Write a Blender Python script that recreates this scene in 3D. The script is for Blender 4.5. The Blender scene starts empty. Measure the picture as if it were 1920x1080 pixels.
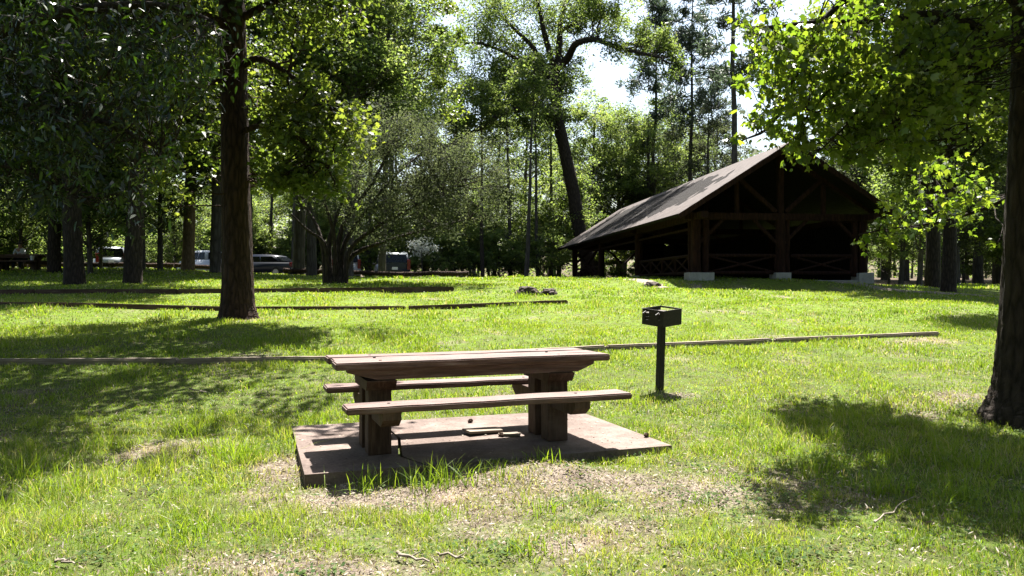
import bpy, bmesh, math, random
import numpy as np
from mathutils import Vector, Matrix

rng = np.random.default_rng(7)
random.seed(7)
F = 1400.0          # focal length in photo pixels
HC = 1.35           # camera height above the slab top (z = 0)
COL = bpy.context.scene.collection

def W(px, py, Y):
    return np.array([(px - 960) / F * Y, Y, HC + (540 - py) / F * Y])

def sstep(a, b, x):
    t = np.clip((x - a) / (b - a), 0, 1)
    return t * t * (3 - 2 * t)

# ---------------------------------------------------------------- terrain
KY = [-400, 0, 5, 7.5, 8.1, 9, 10.5, 13, 16, 18, 22, 24, 27, 30, 38, 41.5, 44.5, 56, 66, 120, 400]
KZ = [-4, -.12, -.10, -.035, -.01, .11, .28, .47, .70, .90, 1.2, 1.35, 1.52, 1.67, 1.87, 1.88, 1.66, 1.72, 2.1, 3.0, 6]
def ground_z(X, Y, detail=True):
    X = np.asarray(X, float); Y = np.asarray(Y, float)
    z = np.interp(Y, KY, KZ)
    z = z - .38 * sstep(11, 18, X) * sstep(12, 20, Y) * (1 - sstep(40, 60, Y))
    z = z - .30 * np.exp(-((X - 10) / 5) ** 2) * sstep(17, 24, Y) * (1 - sstep(27.2, 29.2, Y))
    z = z + .50 * sstep(-6, -22, X) * sstep(26, 40, Y)
    z = z + .075 * np.exp(-(((X - .15) / .75) ** 2 + ((Y - 5.72) / .28) ** 2))
    if detail:
        a = sstep(8.5, 14, Y) + sstep(-6.0, -2.0, -Y)
        z = z + a * .03 * (np.sin(X * .9 + 1.3 * np.sin(Y * .6)) + np.sin(Y * 1.1 + 1.7 * np.sin(X * .5)))
        z = z + .006 * np.sin(X * 5.1 + Y * 1.7) * np.sin(Y * 6.3 - X * 2.2)
    return z
def gz(x, y): return float(ground_z(x, y))

# cheap smooth noise for density maps
_ng = rng.random((64, 64))
def noise2(X, Y, s, seed=0):
    x = X / s + seed * 7.31; y = Y / s + seed * 3.17
    xi = np.floor(x).astype(int); yi = np.floor(y).astype(int)
    fx = x - xi; fy = y - yi
    fx = fx * fx * (3 - 2 * fx); fy = fy * fy * (3 - 2 * fy)
    g = lambda a, b: _ng[a % 64, b % 64]
    return (g(xi, yi) * (1 - fx) * (1 - fy) + g(xi + 1, yi) * fx * (1 - fy) + g(xi, yi + 1) * (1 - fx) * fy + g(xi + 1, yi + 1) * fx * fy)

UX = np.array([.9455, .3256]); VX = np.array([-.3256, .9455])
SLAB0 = np.array([-1.5, 5.4])
def dryness(X, Y):
    """0 = lush grass, 1 = bare soil and litter"""
    X = np.asarray(X, float); Y = np.asarray(Y, float)
    n = .55 * noise2(X, Y, .9, 1) + .3 * noise2(X, Y, .33, 2) + .15 * noise2(X, Y, .12, 3)
    d = np.zeros_like(X)
    def blob(cx, cy, rx, ry, a):
        return a * np.exp(-(((X - cx) / rx) ** 2 + ((Y - cy) / ry) ** 2))
    d = d + blob(-1.8, 5.8, .35, .6, .62)
    d = d + blob(-1.0, 5.05, .9, .28, .42)
    d = d + blob(.25, 5.5, .9, .35, .40)
    d = d + blob(.5, 4.25, .6, .35, .30)
    d = d + blob(1.9, 4.4, 1.0, .7, .12)
    d = d + blob(-1.6, 4.0, .5, .3, .3)
    d = d + blob(-2.6, 4.6, .4, .35, .5)
    d = d + blob(2.0, 8.8, .26, .12, .5)
    d = d + blob(3.0, 8.2, .3, .2, .3)
    d = d + blob(-2.9, 6.7, .7, .5, .35)
    d = d + blob(5.2, 8.3, 1.3, .9, .42)
    d = d + blob(-5.5, 15.6, .8, .5, .3)
    d = d + blob(7.0, 12.4, 1.6, .9, .25)
    d = d - blob(3.6, 6.0, 1.5, 1.6, .5)
    return np.clip(d + (n - .5) * 1.15 + .03 + .22 * (1 - sstep(5.2, 7.0, Y)) * sstep(-2.4, -.6, X), 0, 1)

# ---------------------------------------------------------------- mesh accumulation
class Acc:
    def __init__(s):
        s.V = []; s.L = []; s.T = []; s.A = []; s.n = 0
    def add(s, V, faces, attr=0.5):
        V = np.asarray(V, float).reshape(-1, 3)
        faces = np.asarray(faces, int)
        s.V.append(V); s.L.append((faces + s.n).ravel()); s.T.append(np.full(len(faces), faces.shape[1]))
        a = np.asarray(attr, float)
        s.A.append(np.full(len(V), float(a)) if a.ndim == 0 else a)
        s.n += len(V)
    def empty(s): return s.n == 0
    def mesh(s, name, smooth=True):
        V = np.concatenate(s.V); L = np.concatenate(s.L); T = np.concatenate(s.T); A = np.concatenate(s.A)
        me = bpy.data.meshes.new(name)
        me.vertices.add(len(V)); me.vertices.foreach_set('co', V.astype(np.float32).ravel())
        me.loops.add(len(L)); me.loops.foreach_set('vertex_index', L.astype(np.int32))
        me.polygons.add(len(T))
        st = np.concatenate([[0], np.cumsum(T)[:-1]])
        me.polygons.foreach_set('loop_start', st.astype(np.int32))
        try: me.polygons.foreach_set('loop_total', T.astype(np.int32))
        except Exception: pass
        at = me.attributes.new('vary', 'FLOAT', 'POINT'); at.data.foreach_set('value', A.astype(np.float32))
        me.update(calc_edges=True)
        if smooth: me.polygons.foreach_set('use_smooth', np.ones(len(T), bool))
        return me

def tube(acc, pts, rad, k=8, attr=.5, jitter=0., closed=True):
    pts = np.asarray(pts, float); rad = np.asarray(rad, float)
    m = len(pts)
    t = np.gradient(pts, axis=0); t /= np.linalg.norm(t, axis=1)[:, None] + 1e-9
    ref = np.array([0, 0, 1.]) if abs(t[:, 2].mean()) < .8 else np.array([0, 1., 0])
    a = np.cross(t, ref); a /= np.linalg.norm(a, axis=1)[:, None] + 1e-9
    b = np.cross(t, a)
    th = np.arange(k) / k * 2 * math.pi
    r = rad[:, None] * (1 + jitter * rng.standard_normal((m, k)))
    V = pts[:, None, :] + r[..., None] * (np.cos(th)[None, :, None] * a[:, None, :] + np.sin(th)[None, :, None] * b[:, None, :])
    i = np.arange(m - 1)[:, None] * k; j = np.arange(k)[None, :]; j2 = (j + 1) % k
    Fc = np.stack([i + j, i + j2, i + k + j2, i + k + j], -1).reshape(-1, 4)
    acc.add(V.reshape(-1, 3), Fc, attr)
    if closed:
        for e in (0, m - 1):
            ring = V[e]
            acc.add(ring, [list(range(k)) if e else list(range(k))[::-1]], attr)

def big_trunk(acc, P, r, k=48, lobes=6, seed=0):
    """trunk with root flare lobes and bark ridges"""
    P = np.asarray(P, float); m = len(P); lr = np.random.default_rng(seed)
    th = np.arange(k) / k * 2 * math.pi
    hgt = P[:, 2] - P[0, 2]
    fl = np.exp(-hgt / .28)[:, None]
    ph = lr.uniform(0, 6.28, 4)
    lob = .5 + .5 * np.cos(lobes * th + .8 * np.sin(th * 2 + ph[0]))[None, :]
    rr = r[:, None] * (1 + .34 * fl * (lob ** 2 - .35) + .03 * np.sin(3 * th + ph[1] + hgt[:, None] * .7) + .018 * np.sin(17 * th + 2 * np.sin(hgt[:, None] * 1.3 + ph[2])) + .012 * lr.standard_normal((m, k)))
    V = P[:, None, :] + np.stack([rr * np.cos(th), rr * np.sin(th), np.zeros((m, k))], -1)
    i = np.arange(m - 1)[:, None] * k; j = np.arange(k)[None, :]; j2 = (j + 1) % k
    acc.add(V.reshape(-1, 3), np.stack([i + j, i + j2, i + k + j2, i + k + j], -1).reshape(-1, 4), .5)

def curve(p0, p1, sag=0., n=7, wob=0., up=0.):
    """bent path between two points; sag lifts (or lowers) the middle"""
    p0 = np.asarray(p0, float); p1 = np.asarray(p1, float)
    t = np.linspace(0, 1, n)[:, None]
    P = p0 * (1 - t) + p1 * t
    P[:, 2] += sag * 4 * (t * (1 - t))[:, 0]
    if wob:
        w = rng.standard_normal((n, 3)) * wob; w[0] = 0; w[-1] = 0
        P += w
    return P

def smooth_path(pts, n=20):
    pts = np.asarray(pts, float); m = len(pts)
    out = []
    for s in np.linspace(0, m - 1, n):
        i = min(int(s), m - 2); t = s - i
        p0 = pts[max(i - 1, 0)]; p1 = pts[i]; p2 = pts[i + 1]; p3 = pts[min(i + 2, m - 1)]
        out.append(.5 * ((2 * p1) + (-p0 + p2) * t + (2 * p0 - 5 * p1 + 4 * p2 - p3) * t * t + (-p0 + 3 * p1 - 3 * p2 + p3) * t ** 3))
    return np.array(out)

# leaf outlines: x across, y towards the tip, z out of the blade
def _star():
    P = [(0, 0, 0)]
    lob = [(-120, .62), (-58, .95), (0, 1.1), (58, .95), (120, .62)]
    out = []
    for i, (a, r) in enumerate(lob):
        a = math.radians(a)
        if i: 
            am = math.radians((lob[i - 1][0] + lob[i][0]) / 2)
            out.append((math.sin(am) * .36, .3 + math.cos(am) * .36, .0))
        out.append((math.sin(a) * r * .62, .3 + math.cos(a) * r * .62, -.10))
    return np.array([(0, -.05, 0)] + out)
LEAF = {
    'simple': np.array([(0, 0, 0), (.30, .42, .05), (0, 1, -.06), (-.30, .42, .05)]),
    'oval': np.array([(0, 0, 0), (.24, .22, .04), (.30, .55, .04), (0, 1, -.08), (-.30, .55, .04), (-.24, .22, .04)]),
    'lobed': np.array([(0, 0, 0), (.16, .15, 0), (.36, .30, .05), (.20, .42, 0), (.42, .66, .05), (.18, .74, 0), (0, 1.0, -.08), (-.18, .74, 0), (-.42, .66, .05), (-.20, .42, 0), (-.36, .30, .05), (-.16, .15, 0)]),
    'star': _star(),
    'long': np.array([(0, 0, 0), (.10, .15, .03), (.15, .45, .02), (.10, .8, -.1), (0, 1.05, -.2), (-.10, .8, -.1), (-.15, .45, .02), (-.10, .15, .03)]),
    'needle': np.array([(0, 0, 0), (.10, .35, .02), (.07, .8, 0), (0, 1, 0), (-.07, .8, 0), (-.10, .35, .02)]),
}
def leaves(acc, C, size, kind='simple', upbias=.8, droop=0.2, tipdir=None, vary=None):
    C = np.asarray(C, float); N = len(C)
    if N == 0: return
    n = rng.standard_normal((N, 3)); n[:, 2] = np.abs(n[:, 2]) + upbias
    n /= np.linalg.norm(n, axis=1)[:, None]
    a = rng.standard_normal((N, 3)); a[:, 2] = a[:, 2] * .5 - droop * 2
    if tipdir is not None: a = a * .5 + tipdir
    a -= (a * n).sum(1)[:, None] * n
    a /= np.linalg.norm(a, axis=1)[:, None] + 1e-9
    b = np.cross(a, n)
    T = LEAF[kind]; k = len(T)
    s = (size * rng.uniform(.45, 1.3, N))[:, None, None]
    V = C[:, None, :] + s * (T[None, :, 0, None] * b[:, None, :] + T[None, :, 1, None] * a[:, None, :] + T[None, :, 2, None] * n[:, None, :])
    v = rng.random(N) if vary is None else vary
    acc.add(V.reshape(-1, 3), np.arange(N * k).reshape(N, k), np.repeat(v, k))

# ---------------------------------------------------------------- materials
def newmat(name):
    m = bpy.data.materials.new(name); m.use_nodes = True
    nt = m.node_tree; nt.nodes.clear()
    out = nt.nodes.new('ShaderNodeOutputMaterial')
    return m, nt, out
def N(nt, t, **kw):
    n = nt.nodes.new(t)
    for k, v in kw.items(): setattr(n, k, v)
    return n
def ramp(nt, fac, stops):
    r = N(nt, 'ShaderNodeValToRGB')
    e = r.color_ramp.elements
    while len(e) < len(stops): e.new(.5)
    for i, (p, c) in enumerate(stops):
        e[i].position = p; e[i].color = (*c, 1)
    nt.links.new(fac, r.inputs[0])
    return r.outputs[0]
def mixrgb(nt, f, a, b, mode='MIX'):
    m = N(nt, 'ShaderNodeMix', data_type='RGBA', blend_type=mode)
    for s, v in ((m.inputs[0], f), (m.inputs[6], a), (m.inputs[7], b)):
        if hasattr(v, 'links'): nt.links.new(v, s)
        elif isinstance(v, (int, float)): s.default_value = v
        else: s.default_value = (*v, 1)
    return m.outputs[2]
def noise(nt, scale, detail=4, rough=.6, vec=None, out='Fac'):
    n = N(nt, 'ShaderNodeTexNoise'); n.inputs['Scale'].default_value = scale
    n.inputs['Detail'].default_value = detail; n.inputs['Roughness'].default_value = rough
    if vec is not None: nt.links.new(vec, n.inputs['Vector'])
    return n.outputs[out]
def objvec(nt, scale=(1, 1, 1), kind='Object'):
    tc = N(nt, 'ShaderNodeTexCoord'); mp = N(nt, 'ShaderNodeMapping')
    mp.inputs['Scale'].default_value = scale
    nt.links.new(tc.outputs[kind], mp.inputs['Vector'])
    return mp.outputs[0]
def bump(nt, h, strength=.5, dist=.01):
    b = N(nt, 'ShaderNodeBump'); b.inputs['Strength'].default_value = strength; b.inputs['Distance'].default_value = dist
    nt.links.new(h, b.inputs['Height']); return b.outputs[0]
def principled(nt, out, col, rough=.7, spec=.3, normal=None, metal=0.):
    p = N(nt, 'ShaderNodeBsdfPrincipled')
    if hasattr(col, 'links'): nt.links.new(col, p.inputs['Base Color'])
    else: p.inputs['Base Color'].default_value = (*col, 1)
    if hasattr(rough, 'links'): nt.links.new(rough, p.inputs['Roughness'])
    else: p.inputs['Roughness'].default_value = rough
    p.inputs['Specular IOR Level'].default_value = spec
    p.inputs['Metallic'].default_value = metal
    if normal is not None: nt.links.new(normal, p.inputs['Normal'])
    nt.links.new(p.outputs[0], out.inputs[0])
    return p

def leaf_mat(name, stops, trans=.5, tcol=(1.25, 1.35, .5), rough=.45, spec=.35, fr=1.):
    m, nt, out = newmat(name)
    at = N(nt, 'ShaderNodeAttribute', attribute_name='vary')
    col = ramp(nt, at.outputs['Fac'], stops)
    p = principled(nt, out, mixrgb(nt, 1., col, (fr, fr, fr), 'MULTIPLY') if fr != 1 else col, rough, spec)
    t = N(nt, 'ShaderNodeBsdfTranslucent')
    nt.links.new(mixrgb(nt, 1., col, tcol, 'MULTIPLY'), t.inputs[0])
    mx = N(nt, 'ShaderNodeMixShader'); mx.inputs[0].default_value = trans
    nt.links.new(p.outputs[0], mx.inputs[1]); nt.links.new(t.outputs[0], mx.inputs[2])
    nt.links.new(mx.outputs[0], out.inputs[0])
    return m

M = {}
M['leaf_gum'] = leaf_mat('sweetgum_leaf', [(0, (.045, .085, .016)), (.5, (.08, .13, .022)), (1, (.125, .17, .035))], .5, (2.3, 2.15, .75), .38, .4, .55)
M['leaf_oak'] = leaf_mat('oak_leaf', [(0, (.04, .07, .02)), (.6, (.07, .105, .026)), (1, (.115, .145, .04))], .5, (2.2, 2.05, .8), .45, .35, .5)
M['leaf_far'] = leaf_mat('woodland_leaf', [(0, (.045, .070, .022)), (.5, (.078, .115, .034)), (.9, (.12, .16, .055)), (1, (.20, .23, .11))], .5, (2.3, 2.2, 1.3), .6, .2, .85)
M['leaf_far2'] = leaf_mat('pale_woodland_leaf', [(0, (.06, .09, .03)), (.5, (.095, .14, .045)), (1, (.17, .20, .09))], .5, (2.3, 2.2, 1.2), .6, .2, .9)
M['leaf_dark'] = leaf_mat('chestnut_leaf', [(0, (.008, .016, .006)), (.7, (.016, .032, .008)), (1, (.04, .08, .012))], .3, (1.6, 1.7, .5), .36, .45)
M['leaf_gray'] = leaf_mat('grey_green_leaf', [(0, (.026, .034, .020)), (.6, (.045, .056, .030)), (1, (.08, .092, .05))], .45, (2.0, 2.0, 1.4), .75, .1, .8)
M['needle'] = leaf_mat('pine_needle', [(0, (.03, .045, .03)), (.6, (.05, .07, .045)), (1, (.08, .10, .07))], .3, (1.7, 1.8, 1.4), .5, .35, .6)
M['leaf_white'] = leaf_mat('sun_whitened_leaf', [(0, (.5, .52, .45)), (1, (.8, .8, .75))], .4, (1, 1, .95))  # sunlight on the leaves is put into this white colour
M['grass'] = leaf_mat('grass_blade', [(0, (.035, .08, .010)), (.35, (.115, .185, .018)), (.68, (.195, .25, .036)), (.80, (.25, .265, .08)), (.86, (.21, .19, .13)), (1, (.34, .31, .25))], .45, (1.6, 1.6, .6), .5, .3)
M['weed'] = leaf_mat('weed_leaf', [(0, (.035, .07, .02)), (1, (.09, .13, .04))], .35, (1.5, 1.5, .7), .8, .1)
M['litter'] = leaf_mat('dead_leaf', [(0, (.07, .045, .03)), (.4, (.15, .11, .075)), (.75, (.235, .195, .145)), (1, (.33, .295, .235))], .2, (1, .9, .7), .6, .3)

def bark_mat(name, c0, c1, sc=1.):
    m, nt, out = newmat(name)
    v = objvec(nt, (9 * sc, 9 * sc, 2.0 * sc))
    vo = N(nt, 'ShaderNodeTexVoronoi', feature='DISTANCE_TO_EDGE'); vo.inputs['Scale'].default_value = 1.6
    wv = mixrgb(nt, .25, v, noise(nt, 2.5, 4, .6, v, 'Color'))
    nt.links.new(wv, vo.inputs['Vector'])
    nz = noise(nt, 3, 6, .7, v)
    mth = N(nt, 'ShaderNodeMath', operation='MULTIPLY_ADD'); nt.links.new(vo.outputs['Distance'], mth.inputs[0]); mth.inputs[1].default_value = 1.6
    nt.links.new(nz, mth.inputs[2])
    col = ramp(nt, mth.outputs[0], [(.25, c0), (.6, tuple((a + b) / 2 for a, b in zip(c0, c1))), (1, c1)])
    principled(nt, out, col, .9, .15, bump(nt, mth.outputs[0], 1.0, .05))
    return m
M['bark'] = bark_mat('dark_bark', (.005, .004, .003), (.048, .036, .029))
M['bark_red'] = bark_mat('reddish_bark', (.006, .004, .003), (.060, .036, .027))
M['bark_far'] = bark_mat('far_bark', (.025, .020, .017), (.085, .073, .062), .5)
M['bark_tan'] = bark_mat('tan_bark', (.07, .045, .03), (.20, .14, .095), .8)

def wood_mat(name, c0, c1, c2, axis=(1, 12, 12), rough=.7, spec=.3, bs=.4):
    m, nt, out = newmat(name)
    v = objvec(nt, axis)
    g = noise(nt, 3.2, 8, .7, v)
    v2 = objvec(nt, tuple(a * .35 for a in axis))
    w = noise(nt, 4.0, 5, .6, v2)
    col = ramp(nt, g, [(.3, c0), (.5, c1), (.72, c2)])
    col = mixrgb(nt, ramp(nt, w, [(.42, (0, 0, 0)), (.62, (1, 1, 1))]), col, mixrgb(nt, .55, col, c0))
    ck = ramp(nt, noise(nt, 2.6, 3, .5, objvec(nt, tuple(a * (2.6 if a > 3 else .8) for a in axis))), [(.28, (1, 1, 1)), (.36, (0, 0, 0))])
    col = mixrgb(nt, ck, col, tuple(a * .25 for a in c0))
    st = ramp(nt, noise(nt, 1.7, 5, .7, objvec(nt)), [(.5, (0, 0, 0)), (.7, (.6, .6, .6))])
    col = mixrgb(nt, st, col, mixrgb(nt, .6, col, (.15, .115, .10)))
    principled(nt, out, col, rough, spec, bump(nt, g, bs, .006))
    return m
M['table_wood'] = wood_mat('weathered_red_wood', (.030, .012, .009), (.10, .050, .040), (.205, .145, .13), (1.0, 16, 16), .6, .4, 1.0)
M['table_leg'] = wood_mat('red_brown_leg_wood', (.022, .010, .006), (.055, .029, .019), (.10, .062, .044), (12, 12, 1.5), .75, .25, .6)
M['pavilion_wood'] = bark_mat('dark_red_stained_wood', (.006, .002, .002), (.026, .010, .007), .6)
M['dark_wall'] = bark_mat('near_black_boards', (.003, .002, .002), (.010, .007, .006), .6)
M['timber'] = wood_mat('bleached_timber', (.10, .08, .06), (.22, .185, .15), (.36, .32, .26), (1, 20, 20), .85, .15, .8)
M['timber_dark'] = wood_mat('rotten_timber', (.03, .018, .012), (.08, .05, .036), (.15, .11, .085), (1, 16, 16), .9, .1, .8)

def shingle():
    m, nt, out = newmat('wood_shingles')
    tc = N(nt, 'ShaderNodeTexCoord')
    br = N(nt, 'ShaderNodeTexBrick'); br.inputs['Scale'].default_value = 1
    br.inputs['Brick Width'].default_value = .22; br.inputs['Row Height'].default_value = .2; br.inputs['Mortar Size'].default_value = .012
    br.inputs['Color1'].default_value = (.042, .031, .028, 1); br.inputs['Color2'].default_value = (.082, .063, .058, 1); br.inputs['Mortar'].default_value = (.025, .02, .018, 1)
    nt.links.new(tc.outputs['UV'], br.inputs['Vector'])
    nz = noise(nt, 1.2, 6, .7, tc.outputs['UV'])
    col = mixrgb(nt, ramp(nt, nz, [(.35, (0, 0, 0)), (.7, (1, 1, 1))]), br.outputs['Color'], mixrgb(nt, .5, br.outputs['Color'], (.035, .027, .025)))
    principled(nt, out, col, .8, .25, bump(nt, br.outputs['Fac'], -.6, .015))
    return m
M['shingle'] = shingle()

def concrete(name, c0, c1, c2, sc=1.):
    m, nt, out = newmat(name)
    v = objvec(nt)
    n1 = noise(nt, 2.2 * sc, 8, .72, v); n2 = noise(nt, 40 * sc, 4, .7, v)
    col = ramp(nt, n1, [(.3, c0), (.5, c1), (.68, c2)])
    col = mixrgb(nt, .35, col, ramp(nt, n2, [(.3, c0), (.7, c2)]))
    principled(nt, out, col, .85, .2, bump(nt, n2, .5, .004))
    return m
M['slab'] = concrete('stained_concrete', (.032, .020, .016), (.105, .076, .064), (.205, .165, .145))
M['pier'] = concrete('stone_pier', (.16, .15, .14), (.26, .25, .235), (.36, .35, .33))
M['rock'] = concrete('dark_rock', (.015, .010, .009), (.04, .028, .023), (.09, .07, .06), 2)
M['asphalt'] = concrete('asphalt', (.04, .04, .04), (.06, .058, .056), (.08, .078, .075))

def plain(name, c, rough=.5, spec=.5, metal=0., nz=0.):
    m, nt, out = newmat(name)
    if nz:
        n = noise(nt, 30, 5, .7, objvec(nt))
        col = mixrgb(nt, ramp(nt, n, [(.4, (0, 0, 0)), (.75, (nz, nz, nz))]), c, (.22, .12, .07))
    else: 
        n = noise(nt, 8, 3, .6, objvec(nt))
        col = mixrgb(nt, n, c, tuple(x * .8 for x in c))
    principled(nt, out, col, rough, spec, None, metal)
    return m
M['iron'] = plain('black_iron', (.006, .006, .006), .6, .25, 0, .12)
M['grate'] = plain('worn_steel', (.07, .065, .06), .5, .5, .3, .4)
M['rubber'] = plain('rubber', (.015, .015, .015), .8, .3)
M['rim'] = plain('alloy_rim', (.35, .35, .36), .35, .5, .6)
M['glass'] = plain('car_glass', (.008, .01, .014), .15, .35)
M['tail'] = plain('tail_light_red', (.13, .008, .008), .2, .6)
M['lamp'] = plain('lamp_lens', (.6, .6, .55), .15, .6)
M['paint_white'] = plain('white_car_paint', (.40, .42, .46), .25, .5)
M['paint_silver'] = plain('silver_car_paint', (.22, .24, .26), .3, .5, .3)
M['paint_navy'] = plain('dark_blue_car_paint', (.012, .016, .028), .35, .35)
M['paint_red'] = plain('maroon_paint', (.10, .012, .014), .25, .5)
M['trim'] = plain('black_trim', (.012, .012, .014), .5, .4)
M['plate'] = plain('licence_plate', (.55, .56, .58), .4, .4)
M['skin'] = plain('skin', (.42, .24, .17), .55, .4)
M['shirt'] = plain('grey_shirt', (.68, .69, .70), .9, .1)
M['trousers'] = plain('dark_trousers', (.03, .035, .05), .9, .1)
M['hair'] = plain('dark_hair', (.04, .03, .022), .7, .3)
M['cup'] = plain('white_plastic', (.7, .7, .7), .5, .4)

def ground_mat():
    m, nt, out = newmat('meadow_soil')
    at = N(nt, 'ShaderNodeAttribute', attribute_name='vary')
    v = objvec(nt)
    n1 = noise(nt, 9, 8, .75, v); n2 = noise(nt, 60, 6, .75, v); n3 = noise(nt, 1.3, 5, .6, v)
    soil = ramp(nt, n2, [(.3, (.06, .044, .034)), (.45, (.15, .12, .095)), (.6, (.26, .22, .18)), (.75, (.38, .34, .29))])
    red = mixrgb(nt, ramp(nt, n3, [(.55, (0, 0, 0)), (.7, (.5, .5, .5))]), soil, (.30, .20, .145))
    turf = ramp(nt, n2, [(.3, (.035, .055, .012)), (.5, (.075, .115, .018)), (.72, (.15, .17, .05))])
    far = ramp(nt, n1, [(.3, (.06, .10, .010)), (.55, (.11, .17, .016)), (.8, (.17, .20, .03))])
    sx = N(nt, 'ShaderNodeSeparateXYZ'); nt.links.new(v, sx.inputs[0])
    mr = N(nt, 'ShaderNodeMapRange'); nt.links.new(sx.outputs[1], mr.inputs[0]); mr.inputs[1].default_value = 9; mr.inputs[2].default_value = 18
    turf = mixrgb(nt, mr.outputs[0], turf, far)
    ad = N(nt, 'ShaderNodeMath', operation='MULTIPLY_ADD'); nt.links.new(noise(nt, 16, 5, .7, v), ad.inputs[0]); ad.inputs[1].default_value = .9; nt.links.new(at.outputs['Fac'], ad.inputs[2])
    f = ramp(nt, ad.outputs[0], [(.62, (0, 0, 0)), (1.0, (1, 1, 1))])
    mr2 = N(nt, 'ShaderNodeMapRange'); nt.links.new(sx.outputs[1], mr2.inputs[0]); mr2.inputs[1].default_value = 40; mr2.inputs[2].default_value = 55
    col = mixrgb(nt, f, turf, red)
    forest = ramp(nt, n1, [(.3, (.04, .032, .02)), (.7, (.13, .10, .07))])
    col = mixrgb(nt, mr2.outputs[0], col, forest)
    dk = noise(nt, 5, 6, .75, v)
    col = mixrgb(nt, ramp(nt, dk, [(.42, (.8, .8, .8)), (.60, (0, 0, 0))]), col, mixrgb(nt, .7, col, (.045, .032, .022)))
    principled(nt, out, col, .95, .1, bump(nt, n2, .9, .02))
    return m
M['ground'] = ground_mat()

# ---------------------------------------------------------------- object helpers
def tag(o, label=None, cat=None, group=None, kind=None):
    if label: o['label'] = label
    if cat: o['category'] = cat
    if group: o['group'] = group
    if kind: o['kind'] = kind
    return o
def link(me, name, mat, parent=None):
    o = bpy.data.objects.new(name, me); COL.objects.link(o)
    if mat is not None and not me.materials: me.materials.append(mat)
    if parent is not None: o.parent = parent
    return o
def empty(name, loc, label, cat, rz=0., group=None):
    o = bpy.data.objects.new(name, None); COL.objects.link(o)
    o.location = tuple(float(v) for v in loc); o.rotation_euler = (0, 0, rz)
    o.empty_display_size = .2
    return tag(o, label, cat, group)
def children(o): return [c for c in bpy.data.objects if c.parent == o]
def copy_tree(o, parent=None):
    c = o.copy(); COL.objects.link(c)
    if parent is not None: c.parent = parent
    for ch in KIDS.get(o.name, children(o)): copy_tree(ch, c)
    return c
KIDS = {}

def bm_obj(name, bm, mat, parent=None, bevel=0., smooth=False, segs=2):
    if bevel:
        bmesh.ops.bevel(bm, geom=[e for e in bm.edges if e.calc_face_angle(0) > .5], offset=bevel, segments=segs, affect='EDGES', profile=.6)
    bmesh.ops.recalc_face_normals(bm, faces=bm.faces)
    me = bpy.data.meshes.new(name); bm.to_mesh(me); bm.free()
    if smooth:
        for p in me.polygons: p.use_smooth = True
    return link(me, name, mat, parent)
def bm_box(bm, c, s, rot=None):
    r = bmesh.ops.create_cube(bm, size=1)
    mt = Matrix.Translation(Vector(c)) @ (rot.to_4x4() if rot is not None else Matrix.Identity(4)) @ Matrix.Diagonal((*s, 1))
    bmesh.ops.transform(bm, matrix=mt, verts=r['verts']); return r['verts']
def bm_prism(bm, poly, axis, a, b):
    """extrude polygon (2D list) along axis 'x' or 'y' or 'z' from a to b"""
    def P(u, v, w):
        return {'x': (w, u, v), 'y': (u, w, v), 'z': (u, v, w)}[axis]
    A = [bm.verts.new(P(u, v, a)) for u, v in poly]; B = [bm.verts.new(P(u, v, b)) for u, v in poly]
    n = len(poly)
    bm.faces.new(A[::-1]); bm.faces.new(B)
    for i in range(n): bm.faces.new([A[i], A[(i + 1) % n], B[(i + 1) % n], B[i]])
def bm_beam(bm, p0, p1, w, h):
    p0 = Vector(p0); p1 = Vector(p1); d = p1 - p0
    q = d.to_track_quat('X', 'Z')
    return bm_box(bm, (p0 + p1) / 2, (d.length, w, h), q.to_matrix())
def bm_cyl(bm, p0, p1, r0, r1=None, k=12):
    p0 = Vector(p0); p1 = Vector(p1); d = p1 - p0
    r = bmesh.ops.create_cone(bm, cap_ends=True, segments=k, radius1=r0, radius2=r0 if r1 is None else r1, depth=d.length)
    mt = Matrix.Translation((p0 + p1) / 2) @ d.to_track_quat('Z', 'Y').to_matrix().to_4x4()
    bmesh.ops.transform(bm, matrix=mt, verts=r['verts']); return r['verts']
def roughen(bm, amt, cuts=0, seed=1):
    if cuts: bmesh.ops.subdivide_edges(bm, edges=bm.edges, cuts=cuts, use_grid_fill=True)
    from mathutils import noise as mn
    for v in bm.verts:
        v.co += Vector(mn.noise_vector(v.co * 3.1 + Vector((seed, 0, 0)))) * amt

# ---------------------------------------------------------------- setting: ground
def build_ground():
    ys = np.concatenate([np.linspace(-60, 0, 13), np.arange(1, 3, .25), np.arange(3, 10, .05), np.arange(10, 20, .2), np.arange(20, 60, .8), np.linspace(60, 400, 30)])
    xs0 = np.concatenate([np.arange(0, 6, .06), np.arange(6, 14, .25), np.arange(14, 60, 1.5), np.linspace(60, 400, 18)])
    xs = np.unique(np.concatenate([-xs0, xs0]))
    X, Y = np.meshgrid(xs, ys); Z = ground_z(X, Y)
    # keep the earth just under the slab inside its footprint
    rel = np.stack([X - SLAB0[0], Y - SLAB0[1]], -1)
    u = rel @ UX; v = rel @ VX
    Z = np.where((u > .04) & (u < 3.01) & (v > .04) & (v < 1.98), np.minimum(Z, -.07), Z)
    D = dryness(X, Y)
    V = np.stack([X, Y, Z], -1).reshape(-1, 3)
    nx = len(xs); ny = len(ys)
    i = np.arange(ny - 1)[:, None] * nx; j = np.arange(nx - 1)[None, :]
    Fc = np.stack([i + j, i + j + 1, i + nx + j + 1, i + nx + j], -1).reshape(-1, 4)
    a = Acc(); a.add(V, Fc, D.ravel())
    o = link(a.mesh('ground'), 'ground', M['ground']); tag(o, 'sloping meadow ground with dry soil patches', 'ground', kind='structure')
build_ground()

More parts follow.
